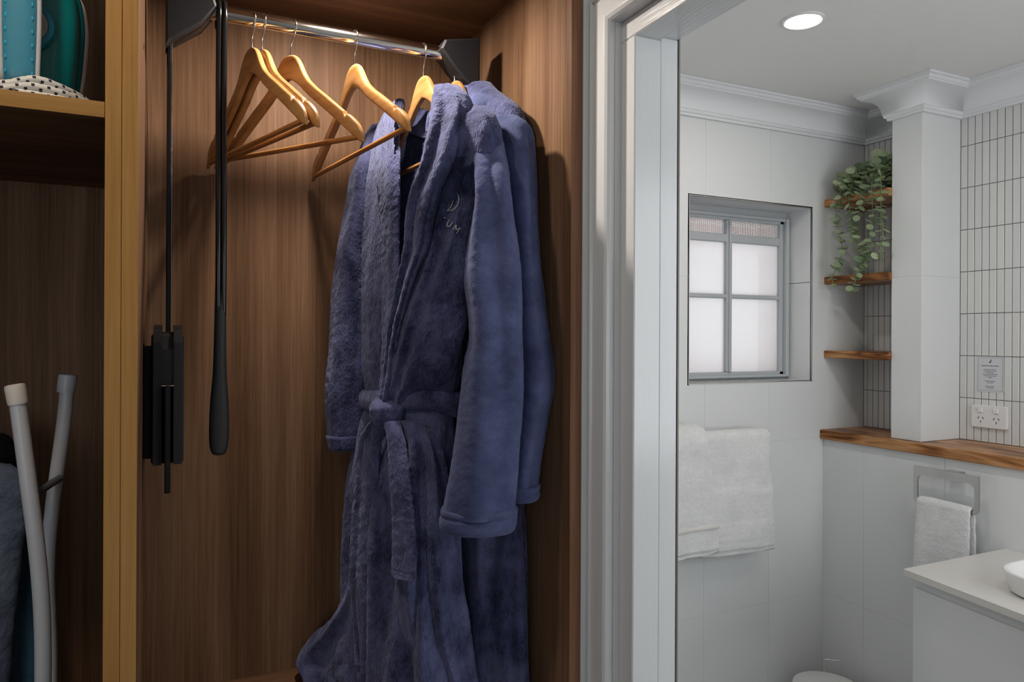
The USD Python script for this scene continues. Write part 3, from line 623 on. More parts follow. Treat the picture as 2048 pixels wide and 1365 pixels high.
near_rows = [(266, 962, 996, 1.33, .02, -.02), (274, 956, 1003, 1.33, .034, -.02), (290, 950, 1009, 1.318, .046, -.01), (317, 950, 1014, 1.302, .053), (343, 950, 1019, 1.288, .059), (365, 949, 1021, 1.277, .062), (392, 948, 1024, 1.268, .063), (432, 942, 1029, 1.262, .063), (500, 933, 1038, 1.258, .064), (553, 930, 1043, 1.256, .064), (634, 938, 1044, 1.254, .064), (676, 940, 1045, 1.253, .064), (729, 929, 1046, 1.252, .064), (797, 920, 1045, 1.25, .063), (875, 908, 1041, 1.248, .062), (964, 894, 1036, 1.246, .06), (1030, 884, 1031, 1.245, .058)]
ns_ = px_loft(near_rows, K=110, folds=((2.3, -.45, .42, .011), (1.75, -.5, .38, -.013), (1.0, .1, .5, .006)), amp=.004)
part(robe, "sleeve", crumple(loft(ns_), .006, 10, 4), "plush_smooth", True, label="near sleeve, paler blue with a finer weave")
cuff([(1014, 885, 1033, 1.245, .060), (1018, 882, 1035, 1.244, .063), (1024, 881, 1035, 1.244, .063), (1027, 883, 1033, 1.244, .061), (1031, 880, 1034, 1.244, .064), (1042, 878, 1033, 1.244, .064), (1052, 879, 1031, 1.244, .062), (1058, 884, 1027, 1.244, .054), (1061, 900, 1015, 1.244, .04)], "plush_smooth", 5, robe)
# shawl collar: near side standing at the neck and running down to the waist
lap = [(172, 888, 902, 1.372, .010), (184, 872, 909, 1.362, .022), (196, 864, 919, 1.352, .028), (211, 861, 931, 1.340, .032, -.005), (231, 858, 936, 1.324, .032, -.012), (255, 855, 929, 1.306, .031, -.025), (290, 847, 920, 1.38, .030), (311, 842, 915, 1.378, .029), (352, 830, 898, 1.376, .028), (392, 818, 880, 1.373, .027), (440, 811, 868, 1.37, .026), (493, 806, 860, 1.368, .026), (545, 797, 838, 1.366, .025), (600, 788, 819, 1.366, .024), (670, 777, 800, 1.368, .022), (730, 771, 792, 1.372, .02), (800, 762, 786, 1.378, .018)]
lap = onbody(lap, .056, 280, 760)
lr = px_loft(lap, K=90, folds=((1.2, .45, .22, .010), (1.75, .35, .2, -.008), (2.3, .1, .25, .006)))
part(robe, "lapel", crumple(loft(lr), .006, 13, 6, .0015), "plush", True)
lapf = [(203, 792, 806, 1.55, .012), (215, 782, 807, 1.545, .018), (232, 772, 806, 1.535, .022), (250, 764, 801, 1.53, .024), (280, 757, 799, 1.52, .024), (320, 755, 799, 1.51, .024), (400, 757, 799, 1.495, .024), (470, 760, 798, 1.485, .024), (530, 762, 798, 1.475, .022), (600, 764, 800, 1.465, .02), (680, 764, 792, 1.455, .02), (740, 762, 786, 1.45, .02), (800, 757, 780, 1.445, .018)]
lapf = onbody(lapf, .024, 300, 760)
part(robe, "lapel", crumple(loft(px_loft(lapf, K=60, folds=((1.4, .2, .25, .005),))), .004, 13, 7, .0015), "plush", True)
# near front panel wrapping over, between lapel and sleeve, falling in folds to the belt
pan = [(214, 915, 946, 1.375, .012, -.02), (220, 905, 960, 1.37, .020, -.05), (228, 900, 976, 1.362, .028, -.08), (240, 896, 988, 1.326, .042, -.07), (258, 893, 998, 1.312, .048, -.06), (283, 891, 1005, 1.304, .050, -.05), (317, 888, 1003, 1.304, .048, -.04), (343, 884, 985, 1.312, .046, -.03), (360, 882, 970, 1.362, .040, -.08), (392, 876, 957, 1.368, .040, -.05), (432, 866, 950, 1.372, .040, -.03), (500, 848, 945, 1.376, .040, 0), (560, 830, 940, 1.377, .038), (640, 806, 935, 1.378, .036), (700, 790, 920, 1.38, .034), (760, 776, 900, 1.382, .030), (800, 768, 872, 1.386, .026), (815, 770, 862, 1.388, .02)]
pan = onbody(pan, .040, 358, 780)
part(robe, "front_panel", crumple(loft(px_loft(pan, K=110, folds=((1.15, .75, .2, .007), (1.6, .6, .22, -.007), (2.0, .4, .2, .006)))), .005, 12, 8, .0015), "plush", True)
# belt round the waist, knot, tail
zb = 1.385; bi = int(round((2.045 - zb) / .005)); O1 = np.array([.4706, YR, 0])
A_, B_ = .168, .066; br = []
for k, h in enumerate(np.linspace(0, 2 * np.pi, 17)[:-1]): pass
a = np.arange(140) / 140 * 2 * np.pi
def belt_pt(an, dr, dz):
    c = O1 + EE * -.01 + NN * .030; z = zb + .014 * math.cos(an) + .004 * math.sin(3 * an) + .010 * math.sin(an)
    return c + EE * ((A_ + dr) * math.cos(an)) + NN * ((B_ + dr) * math.sin(an)) + np.array([0, 0, z + dz])
sec = [(.010 * math.cos(t) , .021 * math.sin(t)) for t in np.arange(14) / 14 * 2 * np.pi]
bm = loft([[belt_pt(an, x, y) for x, y in sec] for an in np.r_[a, 2 * np.pi]], caps=False)
part(robe, "belt", crumple(bm, .004, 22, 9, .001), "plush", True)
knot = [(798, 752, 775, 1.375, .012), (806, 745, 800, 1.365, .022), (818, 741, 808, 1.36, .026), (834, 744, 806, 1.36, .026), (846, 750, 796, 1.362, .022), (856, 756, 780, 1.366, .012)]
part(robe, "belt_knot", crumple(loft(px_loft(knot, K=60)), .006, 28, 10, .001), "plush", True)
wrapb = [(783, 905, 928, 1.36, .010), (792, 878, 930, 1.36, .018), (806, 872, 926, 1.36, .022), (820, 870, 905, 1.36, .018), (830, 876, 892, 1.362, .010)]
part(robe, "belt_loop", crumple(loft(px_loft(wrapb, K=50)), .004, 28, 11, .001), "plush", True)
tail = [(842, 766, 800, 1.343, .007), (886, 774, 811, 1.334, .008), (964, 780, 821, 1.318, .008), (1069, 784, 830, 1.306, .008), (1130, 783, 832, 1.302, .008), (1140, 783, 832, 1.302, .008), (1144, 784, 831, 1.302, .0065), (1148, 783, 833, 1.302, .009), (1156, 784, 832, 1.302, .008), (1160, 790, 826, 1.302, .005)]
tail = onbody(tail, .056, 860, 1200)
part(robe, "belt_tail", crumple(loft(px_loft(tail, K=56, p=3.0, dy=2)), .0022, 20, 12, .0010), "plush", True)
tail2 = [(840, 742, 772, 1.362, .010), (866, 726, 770, 1.382, .014, -.03), (886, 717, 762, 1.400, .016, -.05), (938, 711, 758, 1.408, .018, -.06), (1017, 704, 754, 1.408, .018, -.06), (1100, 701, 748, 1.406, .018, -.06), (1174, 700, 743, 1.408, .018, -.06), (1240, 703, 741, 1.408, .017, -.06), (1279, 708, 741, 1.408, .015, -.05), (1330, 712, 748, 1.405, .012)]
part(robe, "front_edge", crumple(loft(px_loft(tail2, K=60, folds=((1.3, .2, .3, .006), (2.0, .2, .25, -.005)))), .006, 14, 13, .0015), "plush", True)
over = [(842, 800, 850, 1.385, .02), (880, 806, 880, 1.378, .03), (960, 802, 900, 1.366, .036), (1060, 796, 910, 1.358, .040), (1163, 791, 926, 1.352, .042), (1268, 806, 944, 1.348, .044), (1347, 848, 955, 1.346, .044), (1420, 872, 965, 1.345, .044), (1455, 880, 968, 1.345, .04)]
over = onbody(over, .030, 842, 1460)
part(robe, "front_panel", crumple(loft(px_loft(over, K=110, folds=((1.2, .25, .22, .011), (1.6, .2, .2, -.013), (2.05, .1, .2, .010), (.7, .1, .25, -.010)))), .007, 9, 14, .0015), "plush", True)
# hem bunched on the wardrobe shelf
def lump(P, r, flat, seed, K=40, n=50):
    P = spline(P, n); rr = PchipInterpolator(np.linspace(0, 1, len(r)), r)(np.linspace(0, 1, n)); _, N, B = frames(P); an = np.arange(K) / K * 2 * np.pi
    m = loft([P[i] + rr[i] * (np.cos(an)[:, None] * N[i] + np.sin(an)[:, None] * B[i]) for i in range(n)])
    m.vertices[:, 2] = ZS + (m.vertices[:, 2] - ZS) * flat
    m = crumple(m, .008, 14, seed, .0012); m.vertices[:, 2] = np.maximum(m.vertices[:, 2], ZS + .001); return m
pA, pB, pC = at_t(705, 1252, 1.48), at_t(655, 1312, 1.52), at_t(618, 1350, 1.555)
fl = [(1180, 694, 716, 1.45, .012, -.04), (1215, 682, 728, 1.465, .020, -.07), (1250, 662, 738, 1.48, .028, -.10), (1285, 634, 744, 1.495, .032, -.13), (1312, 610, 748, 1.505, .034, -.15), (1332, 597, 750, 1.51, .036, -.15), (1350, 592, 752, 1.505, .038, -.14), (1364, 598, 752, 1.50, .038, -.12), (1384, 606, 752, 1.485, .034, -.10)]
part(robe, "hem_fold", crumple(loft(px_loft(fl, K=110, folds=((1.3, -.1, .25, .012), (1.9, .1, .25, -.012), (2.5, .1, .25, .010), (.8, 0, .2, -.008)))), .010, 16, 15, .0012), "plush", True)
part(robe, "hem_fold", lump([at_t(735, 1365, 1.43), at_t(745, 1328, 1.40), at_t(775, 1322, 1.375), at_t(812, 1352, 1.36), at_t(842, 1400, 1.355)], [.012, .017, .018, .018, .014], 1.0, 16), "plush", True)
part(robe, "hem_fold", lump([at_t(690, 1340, 1.5), at_t(720, 1352, 1.47), at_t(760, 1375, 1.44), at_t(820, 1410, 1.42)], [.03, .035, .04, .03], 1.0, 17), "plush", True)
# back of the neck with its hanging loop
bn = loft([[O1 + EE * (.085 * math.sin(u)) + NN * (-.030 * math.cos(u) - .012 + dx) + np.array([0, 0, 1.958 + .028 * abs(math.sin(u)) ** 1.5 + dz]) for dx, dz in ((.008, -.03), (.009, .0), (.004, .028), (-.004, .03), (-.010, .0), (-.008, -.03))] for u in np.linspace(-1.5, 1.5, 60)])
part(robe, "collar_back", crumple(bn, .002, 20, 18, .001), "plush", True)
lp = spline([O1 + NN * -.02 + EE * .008 + [0, 0, 1.985], O1 + NN * -.010 + EE * .018 + [0, 0, 1.968], O1 + NN * -.008 + EE * .020 + [0, 0, 1.95], O1 + NN * -.010 + EE * .004 + [0, 0, 1.94], O1 + NN * -.014 + EE * -.006 + [0, 0, 1.955], O1 + NN * -.02 + EE * -.004 + [0, 0, 1.983]], 50)
part(robe, "hanging_loop", tube(lp, .0045, 10), "plush", True)
# embroidered emblem and lettering on the chest
tri_t = LinearNDInterpolator(pv[front], tv[front])
pan_m = np.concatenate([px_loft(pan, K=110).reshape(-1, 3)]); 
_pv = px_loft(pan, K=160, folds=((1.15, .75, .2, .007), (1.6, .6, .22, -.007), (2.0, .4, .2, .006))).reshape(-1, 3)
_bs = crumple(loft(px_loft(pan, K=110, folds=((1.15, .75, .2, .007), (1.6, .6, .22, -.007), (2.0, .4, .2, .006)))), .005, 12, 8, .0015).vertices[:-2]
_q = proj(_bs); _t = (_bs - EYE) @ FW
def chest_t(x, y):
    out = []
    for xx, yy in zip(np.atleast_1d(x), np.atleast_1d(y)):
        d = np.hypot(_q[:, 0] - xx, _q[:, 1] - yy); n = d < 5
        out.append(_t[n].min() if n.any() else 1.33)
    return np.array(out)
def stitch(P, r, matn, name, lift_=.0035):
    P = spline(np.array(P, float), 40) if len(P) > 2 else np.linspace(P[0], P[1], 14)
    q = at_t(P[:, 0], P[:, 1], chest_t(P[:, 0], P[:, 1]) - lift_)
    return tube(q, r, 8)
K = lambda a_, b_: (800 + a_ / 6.825, 320 + b_ / 6.825)
em = part(robe, "emblem", cat_([stitch([K(758, 428), K(785, 462), K(803, 520), K(800, 580), K(770, 640), K(720, 680), K(640, 694)], .0009, "embroidery", ""), stitch([K(640, 694), K(690, 645), K(718, 585), K(722, 530), K(708, 488), K(686, 482), K(665, 492)], .0010, "embroidery", "")]), "embroidery", 60, label="pale stitched leaf emblem")
part(em, "dot", stitch([K(730, 415), K(736, 428), K(742, 442)], .0022, "", ""), "embroidery", 60)
part(em, "leaf_fill", cat_([stitch([K(648 + 9 * i, 660 - 10 * i), K(668 + 8 * i, 600 - 6 * i), K(684 + 5 * i, 520 - 2 * i)], .0011, "", "", .0032) for i in range(4)]), "embroidery_dim", 60)
part(robe, "letter", stitch([K(672, 822), K(645, 868), K(642, 895), K(660, 912), K(680, 904), K(712, 852)], .0009, "", ""), "embroidery", 60)
part(robe, "letter", cat_([stitch([K(722, 952), K(768, 888)], .0009, "", ""), stitch([K(768, 888), K(764, 958)], .0009, "", ""), stitch([K(764, 958), K(822, 930)], .0009, "", ""), stitch([K(822, 930), K(778, 1000)], .0009, "", "")]), "embroidery", 60)
part(robe, "letter", stitch([K(602, 798), K(620, 786)], .0010, "", ""), "embroidery", 60)

robe2 = thing("robe", "rear blue plush bathrobe, half hidden behind the front one by the wardrobe's right side", "bathrobe", (.56, YR, ZS))
R2 = [(2.045, .050, .028, 0, -.01, 0), (2.02, .085, .035, 0, -.005, 0), (1.985, .140, .042, 0, -.002, .001), (1.955, .180, .046, 0, .0, .001), (1.91, .200, .044, 0, .0, .002), (1.6, .190, .044, 0, 0, .004), (1.385, .165, .045, 0, 0, .004), (1.1, .195, .056, 0, 0, .009), (.85, .21, .062, 0, 0, .010), (.79, .215, .065, 0, 0, .010)]
part(robe2, "body", crumple(loft(robe_body(.575, R2, 7, 3.0, K=200, dz=.008), caps=True), .006, 9, 21), "plush", True)
s2 = [(236, 975, 1000, 1.385, .014, -.03), (241, 972, 1017, 1.378, .022, -.06), (248, 972, 1036, 1.37, .028, -.08), (256, 975, 1050, 1.362, .034, -.08), (266, 980, 1061, 1.355, .040, -.07), (280, 988, 1068, 1.35, .044, -.04), (310, 1000, 1073, 1.345, .048), (400, 1012, 1076, 1.342, .05), (500, 1018, 1081, 1.34, .052), (600, 1022, 1092, 1.338, .053), (650, 1024, 1099, 1.337, .053), (720, 1026, 1107, 1.336, .053), (765, 1026, 1109, 1.335, .053), (820, 1022, 1100, 1.335, .052), (900, 1016, 1087, 1.334, .05), (975, 1010, 1077, 1.334, .048)]
part(robe2, "sleeve", crumple(loft(px_loft(s2, K=90, folds=((1.2, .2, .4, .006), (.75, .1, .4, -.008)))), .006, 10, 22), "plush_smooth", True)
cuff([(966, 1010, 1079, 1.334, .049), (970, 1008, 1081, 1.333, .052), (977, 1008, 1080, 1.333, .052), (979, 1010, 1078, 1.333, .050), (982, 1008, 1081, 1.333, .053), (992, 1010, 1079, 1.333, .052), (999, 1014, 1073, 1.333, .042), (1001, 1022, 1066, 1.333, .034)], "plush_smooth", 23, robe2)
c2 = [(192, 948, 968, 1.475, .012), (200, 940, 985, 1.465, .026), (212, 938, 1000, 1.455, .034), (228, 938, 1008, 1.45, .036), (245, 940, 1007, 1.44, .036), (290, 945, 1004, 1.43, .03), (340, 950, 1000, 1.43, .02)]
part(robe2, "collar", crumple(loft(px_loft(c2, K=60)), .005, 14, 24, .0012), "plush_smooth", True)
# ---- steam iron on the cupboard shelf, standing on its heel
IX, IY = float(on_y(52, 100, 1.215)[0]), 1.225
iron = thing("steam_iron", "teal translucent steam iron standing on its heel on the cupboard shelf", "iron", (IX, IY, ZI))
zz = np.linspace(ZI + .012, ZI + .275, 60); an = np.arange(64) / 64 * 2 * np.pi
hwp = PchipInterpolator([0, .03, .06, .10, .14, .18, .22, .25, .275], [.052, .060, .066, .070, .072, .068, .048, .026, .006])
def half(wd, dp, y0, z, flat=.0):
    c, s = np.cos(an), np.sin(an)
    return np.c_[IX + wd * np.sign(c) * np.abs(c) ** .8, y0 - dp * np.where(s > 0, np.abs(s) ** .8, -.25 * np.abs(s)), np.full(64, z)]
part(iron, "tank", loft([half(float(hwp(z - ZI)) * .86, .040 * min(1, float(hwp(z - ZI)) / .05), IY + .030, z) for z in zz]), "iron_body", 50, label="teal translucent water tank")
part(iron, "side_panel", loft([half(float(hwp(z - ZI)) * .94, .018, IY + .036, z) for z in zz]), "iron_side", 50)
part(iron, "soleplate", loft([half(float(hwp(z - ZI)) * 1.0, .004, IY + .052, z) for z in np.linspace(ZI + .006, ZI + .28, 60) if True]), "brushed_steel", 40)
part(iron, "heel", loft([[(IX + w * math.cos(q), IY + .012 + d * math.sin(q), z) for q in an] for z, w, d in ((ZI + .0005, .052, .040), (ZI + .004, .058, .044), (ZI + .018, .058, .044), (ZI + .022, .054, .040))]), "iron_white", 40)
hz_ = np.linspace(ZI + .022, ZI + .25, 50)
def hrow(z, w, d, yo):
    c, s = np.cos(an), np.sin(an); return np.c_[IX + w * np.sign(c) * np.abs(c) ** .7, yo - d * np.sign(s) * np.abs(s) ** .7, np.full(64, z)]
yo = lambda z: IY - .052 + .030 * max(0, (abs(z - ZI - .13) - .085) / .035) ** 2 * .5
hw_ = lambda z: .0196 + .002 * math.cos((z - ZI - .13) / .12 * 2)
part(iron, "handle", loft([hrow(z, hw_(z), .014, yo(z)) for z in hz_]), "iron_handle", 50, label="pale blue handle")
for sx in (-1, 1):
    part(iron, "handle_trim", tube([(IX + sx * (hw_(z) + .0005), yo(z) - .006, z) for z in hz_], .0032, 12), "iron_white", 60)
hh = part(iron, "grip_dots", cat_([trimesh.creation.icosphere(1, .0013).apply_transform(np.diag([1, .5, 2.2, 1])).apply_translation((IX + sx * .0150, yo(z) - .0125, z)) for sx in (-1, 1) for z in np.arange(ZI + .04, ZI + .24, .0185)]), "iron_ring", 60)
dc = (IX + .002, IY - .012, float(on_y(52, 45, 1.20)[2]))
dl = part(iron, "dial", lathe([(0, 0), (.034, 0), (.0345, .008), (.033, .012), (.027, .013), (.0265, .011), (0, .011)], (0, 0, 0), 60).apply_transform(axes(dc, (1, 0, 0), (0, 0, 1), (0, -1, 0))), "iron_ring", 30, label="blue temperature dial")
part(dl, "dial_face", lathe([(0, .0115), (.026, .0115), (.026, .0145), (.024, .0155), (0, .0155)], (0, 0, 0), 60).apply_transform(axes(dc, (1, 0, 0), (0, 0, 1), (0, -1, 0))), "iron_white", 30)
# flex wound round the foot
cordp = []
for i, (rx, ry, zc, z1) in enumerate(((.108, .097, ZI + .0058, ZI + .0065), (.097, .096, ZI + .0060, ZI + .0170), (.086, .095, ZI + .0062, ZI + .0278))):
    for a_ in np.linspace(0, 2 * np.pi, 60)[:-1]:
        u = (i + a_ / (2 * np.pi))
        cordp.append((IX + rx * math.sin(a_) + .004 * math.sin(3 * a_ + i), IY + .012 - ry * math.cos(a_), zc + (z1 - zc) * max(0, math.cos(a_)) ** .45))
cordp = np.array(cordp); cordp = spline(cordp[::3], 520)
L = np.r_[0, np.cumsum(np.linalg.norm(np.diff(cordp, axis=0), axis=1))]
kk = 13; _, N_, B_2 = frames(cordp); th = np.arange(kk) / (kk - 1) * 2 * np.pi
Rg = cordp[:, None] + .0054 * (np.cos(th)[None, :, None] * N_[:, None] + np.sin(th)[None, :, None] * B_2[:, None])
mc = loft(Rg, caps=False, closed=False)
uv = np.stack([np.repeat(L / .0085, kk), np.tile(th / (2 * np.pi) * 3, len(L))], 1)
part(iron, "power_cord", mc, "cord_fleck", True, label="white cord with black flecks wound round the foot", uv=uv)
# dark canister behind the iron
tc = on_y(186, 180, 1.43); tin = thing("canister", "small dark glossy canister standing in the shadow behind the steam iron", "canister", (tc[0], 1.43, ZI))
part(tin, "body", lathe([(0, 0), (.038, 0), (.040, .003), (.040, .048), (.038, .050), (0, .050)], (tc[0], 1.43, ZI), 40), "black_gloss", 40)
part(tin, "lid", lathe([(0, .050), (.0405, .050), (.0415, .053), (.0415, .058), (.039, .060), (0, .060)], (tc[0], 1.43, ZI), 40), "black_plastic", 40)

# ---- folded ironing board standing in the lower cupboard
ib = thing("ironing_board", "folded ironing board with pale tubular legs and blue-grey quilted cover in the lower cupboard", "ironing board", (-.25, 1.35, .1))
def leg(pts, r, t): return tube(spline(np.array([at_t(x, y, t_ * .945) for x, y, t_ in pts]), 70), r * .945, 18)
part(ib, "leg", leg([(34, 795, 1.13), (44, 870, 1.13), (60, 990, 1.13), (76, 1120, 1.135), (85, 1250, 1.14), (86, 1365, 1.145), (84, 1700, 1.15)], .0117, 0), "tube_white", 60)
part(ib, "leg", leg([(134, 775, 1.24), (127, 850, 1.24), (112, 960, 1.24), (100, 1060, 1.24), (95, 1150, 1.24), (99, 1260, 1.24), (100, 1365, 1.24), (100, 1650, 1.25)], .0112, 0), "tube_white", 60)
def cap(x, y, t, lean, col, lab):
    c = at_t(x, y, t * .945); d = np.array([lean, 0, 1.0]); d /= np.linalg.norm(d); u = np.cross(d, [0, 1, 0]); u /= np.linalg.norm(u)
    return lathe([(0, -.014), (.0128, -.014), (.0135, -.010), (.0138, .010), (.0128, .0145), (.009, .0155), (.007, .014), (0, .0135)], (0, 0, 0), 30).apply_transform(axes(c, u, np.cross(d, u), d))
part(ib, "end_cap", cap(33, 790, 1.13, -.16, 0, ""), "cap_white", 40, label="cream plastic end cap")
part(ib, "end_cap", cap(134, 768, 1.24, .10, 0, ""), "tube_white", 40)
part(ib, "crossbar", tube([at_t(72, 988, 1.105), at_t(96, 972, 1.13), at_t(119, 957, 1.165)], .0058, 14), "tube_grey", 60, label="thin dark steel crossbar")
cov = [(935, -120, 8, 1.13, .012), (955, -120, 26, 1.13, .022), (990, -120, 36, 1.13, .026), (1050, -120, 38, 1.13, .028), (1110, -120, 32, 1.13, .028), (1170, -120, 24, 1.13, .028), (1250, -120, 15, 1.13, .026), (1365, -120, 6, 1.13, .026), (1650, -120, 8, 1.13, .02)]
part(ib, "cover", crumple(loft(px_loft(cov, K=120, dy=4)), .012, 16, 31, .0012), "cover_grey", True, label="blue-grey quilted cover")
cov2 = [(985, -100, 55, 1.20, .02), (1030, -100, 62, 1.20, .03), (1100, -100, 64, 1.20, .03), (1200, -100, 68, 1.20, .03), (1365, -100, 70, 1.20, .03), (1650, -100, 70, 1.20, .02)]
part(ib, "board", crumple(loft(px_loft(cov2, K=100, dy=4, folds=((1.2, .1, .1, .006), (1.5, .1, .1, -.006), (.9, .1, .1, -.006)))), .007, 18, 32, .0), "cover_blue", True, label="teal blue underside of the board")
bk = [(868, -90, -10, 1.19, .01), (880, -100, 18, 1.19, .028), (905, -100, 30, 1.19, .036), (940, -100, 33, 1.19, .036), (970, -100, 28, 1.19, .03)]
solo("cloth_bundle", crumple(loft(px_loft(bk, K=80, dy=3)), .008, 30, 33, .001), "black_cloth", "black fabric bundle stuffed above the ironing board's quilted cover", "fabric bundle", smooth=True)

# ================================================================== BATHROOM THINGS
def slab(name, label, pts, z0, z1, group=None, cat="shelf", c=.0025):
    base = np.mean(pts, 0); P = Polygon(pts)
    rings = []
    for z, s in ((z0, c), (z0 + c, 0), (z1 - c, 0), (z1, c)):
        q = np.array(P.buffer(-s, join_style=2).exterior.coords)[:-1]; rings.append(np.c_[q, np.full(len(q), z)])
    return solo(name, loft(rings), "slab_wood", label, cat, group, 20)
SXF = 2.314
for zc, lab in ((2.0425, "top wooden shelf of the tiled niche, carrying the trailing plant"), (1.742, "middle wooden shelf of the tiled niche, reached by the plant's longest stems"), (1.455, "lowest wooden shelf of the tiled niche, empty, above the ledge")):
    slab("wooden_shelf", lab, [(SXF, CY1 + .001), (XM - .003, CY1 + .001), (XM - .003, YW - .001), (SXF, YW - .001)], zc - .0145, zc + .0145, "wooden niche shelves")
slab("wooden_ledge", "long polished wooden ledge capping the half wall beneath the niche and the column", [(XH - .018, -.34), (XM - .001, -.34), (XM - .001, YW - .001), (XH - .018, YW - .001)], HZ, 1.163, cat="ledge", c=.003)

# ---- trailing plant
pl = thing("trailing_plant", "artificial trailing plant with round grey-green leaves spilling from the top niche shelf", "plant", (2.43, 1.90, 2.057))
pc = np.array([2.43, 1.895, 2.0571])
part(pl, "pot", lathe([(0, 0), (.042, 0), (.052, .07), (.055, .075), (.048, .075), (.044, .06), (0, .058)], pc, 30), "pot_grey", 40)
leaves = []
def leaf(c, nrm_, up, r, m):
    r = r * 1.15
    nrm_ = nrm_ / np.linalg.norm(nrm_); u = up - nrm_ * (up @ nrm_); u /= np.linalg.norm(u) + 1e-9; w = np.cross(nrm_, u)
    k = 10; a_ = np.arange(k) / k * 2 * np.pi; V = []
    for s, h in ((1.0, 0), (.55, -.0022)):
        V.append(c + r * (s * np.cos(a_)[:, None] * u * 1.08 + s * np.sin(a_)[:, None] * w) + nrm_ * (h + .25 * r * 0))
    V = np.vstack(V + [(c - nrm_ * .003)[None]])
    f = []
    for i in range(k):
        j = (i + 1) % k; f += [(i, j, k + j), (i, k + j, k + i), (k + i, k + j, 2 * k)]
    leaves.append((r, trimesh.Trimesh(V, f, process=False), m))
lrng = np.random.default_rng(11)
def stem(pts, n_pairs, r0, r1, mats, face=0.0):
    P = spline(np.array(pts), 60); part(pl, "stem", tube(P, .0013, 6), "stem_green", 60)
    tg, N, B = frames(P)
    for i, u in enumerate(np.linspace(.03, 1, n_pairs)):
        j = min(59, int(u * 59)); r = (r0 + (r1 - r0) * u) * lrng.uniform(.8, 1.2); a0 = i * 1.57 + lrng.uniform(-.5, .5)
        for s in (0, math.pi):
            side = math.cos(a0 + s) * N[j] + math.sin(a0 + s) * B[j]
            nr = side * .25 + -tg[j] * (-.75 if tg[j][2] < 0 else .75) * -1 + lrng.normal(0, .38, 3) + np.array([-.25, -.35, .35]) + face * np.array([-.75, -.65, .35])
            leaf(P[j] + side * r * .95, nr, side, r, mats[int(lrng.integers(len(mats)))])
LM = ["leaf_green", "leaf_green", "leaf_pale", "leaf_dark"]
def over_edge(px_pts, n, r0, r1, mats, tfrom=None):
    # stem leaves the pot, passes the shelf's front edge and hangs down in front of it
    x0, y0 = px_pts[0]
    start = pc + np.array([lrng.uniform(-.02, .02), lrng.uniform(-.03, .02), .085])
    hang = [on_x(x, y, SXF - .018 - .012 * min(1, i / 3)) for i, (x, y) in enumerate(px_pts)]
    mid = (start + hang[0]) / 2 + np.array([0, 0, .035])
    stem([start, mid] + hang, n, r0, r1, mats)
over_edge([(1676, 396), (1672, 430), (1680, 470), (1684, 500), (1676, 530), (1665, 555), (1669, 572)], 25, .0115, .0105, ["leaf_green", "leaf_pale", "leaf_pale", "leaf_grey"])
over_edge([(1699, 385), (1698, 410), (1703, 440), (1708, 465)], 14, .0125, .0115, LM)
over_edge([(1722, 375), (1724, 400), (1715, 430), (1707, 455), (1711, 480), (1726, 500), (1722, 530), (1713, 555), (1705, 578)], 30, .0135, .0115, LM + ["leaf_pale"])
over_edge([(1744, 365), (1744, 400), (1745, 440), (1738, 480), (1734, 505), (1728, 530)], 22, .0125, .0105, LM)
over_edge([(1762, 365), (1762, 400), (1763, 440), (1766, 470), (1765, 495), (1756, 515)], 21, .0125, .0105, ["leaf_green", "leaf_pale"])
over_edge([(1690, 392), (1684, 400), (1680, 405)], 8, .012, .0125, LM)
for i in range(20):
    a_ = lrng.uniform(0, 2 * math.pi); rr_ = lrng.uniform(.03, .085)
    top = pc + np.array([math.cos(a_) * rr_ * .8 - .03, math.sin(a_) * rr_ * 1.15 - .005, .075 + lrng.uniform(.0, .065)])
    top[0] = min(top[0], 2.52); top[1] = max(1.775, min(top[1], 2.015))
    end = top + np.array([math.cos(a_) * .035 - .02, math.sin(a_) * .045, -.04]); end[0] = min(end[0], 2.515); end[1] = max(1.775, min(end[1], 2.015))
    stem([pc + [0, 0, .062], (pc + top) / 2 + [0, 0, .05], top, end], 6, .0145, .014, ["leaf_green", "leaf_green", "leaf_dark", "leaf_pale", "leaf_pale"], 1.1)
leaves.sort(key=lambda q: -q[0])
for r, m, mm in leaves[:300]: part(pl, "leaf", m, mm, True)
rest = leaves[300:]
if rest: part(pl, "foliage", cat_([m for _, m, _ in rest]), "leaf_green", True, kind="stuff")

# ---- mirrorless wall fittings: socket and notice
def on_mosaic(poly, y0, z0, h, x=XM - .0028): return extrude(poly, h, axes((x, y0, z0), (0, -1, 0), (0, 0, 1), (-1, 0, 0)))
so = thing("power_outlet", "white double power outlet with two switches on the mosaic wall above the ledge", "power outlet", (XM, 1.536, 1.252))
PW, PH, sy, sz = .118, .078, 1.5955, 1.213
pp = rrect(0, 0, PW, PH, .006)
rg = []
for h, s in ((0, 0), (.0085, 0), (.0105, .0012), (.011, .003)):
    q = np.array(pp.buffer(-s).exterior.coords)[:-1]; q = np.array([pp.buffer(-s).exterior.interpolate(t, normalized=True).coords[0] for t in np.linspace(0, 1, 65)[:-1]])
    rg.append(np.c_[np.full(64, XM - .0028 - h), sy - q[:, 0], sz + q[:, 1]])
part(so, "plate", loft(rg), "white_plastic", 30)
for cx in (.033, .085):
    sw = cbx(XM - .0185, XM - .0135, sy - cx - .0085, sy - cx + .0085, sz + .052, sz + .068, .002)
    part(so, "switch", sw, "white_plastic", 30)
    for dx, dz, an_ in ((-.0075, .034, 32), (.0075, .034, -32), (0, .021, 0)):
        s_ = rrect(-.0011, -.0042, .0011, .0042, .0009, 3); s_ = affinity.rotate(s_, an_ * -1); s_ = affinity.translate(s_, cx + dx, dz)
        part(so, "socket_slot", on_mosaic(s_, sy, sz, .0006, XM - .0137), "slot_dark", 30)
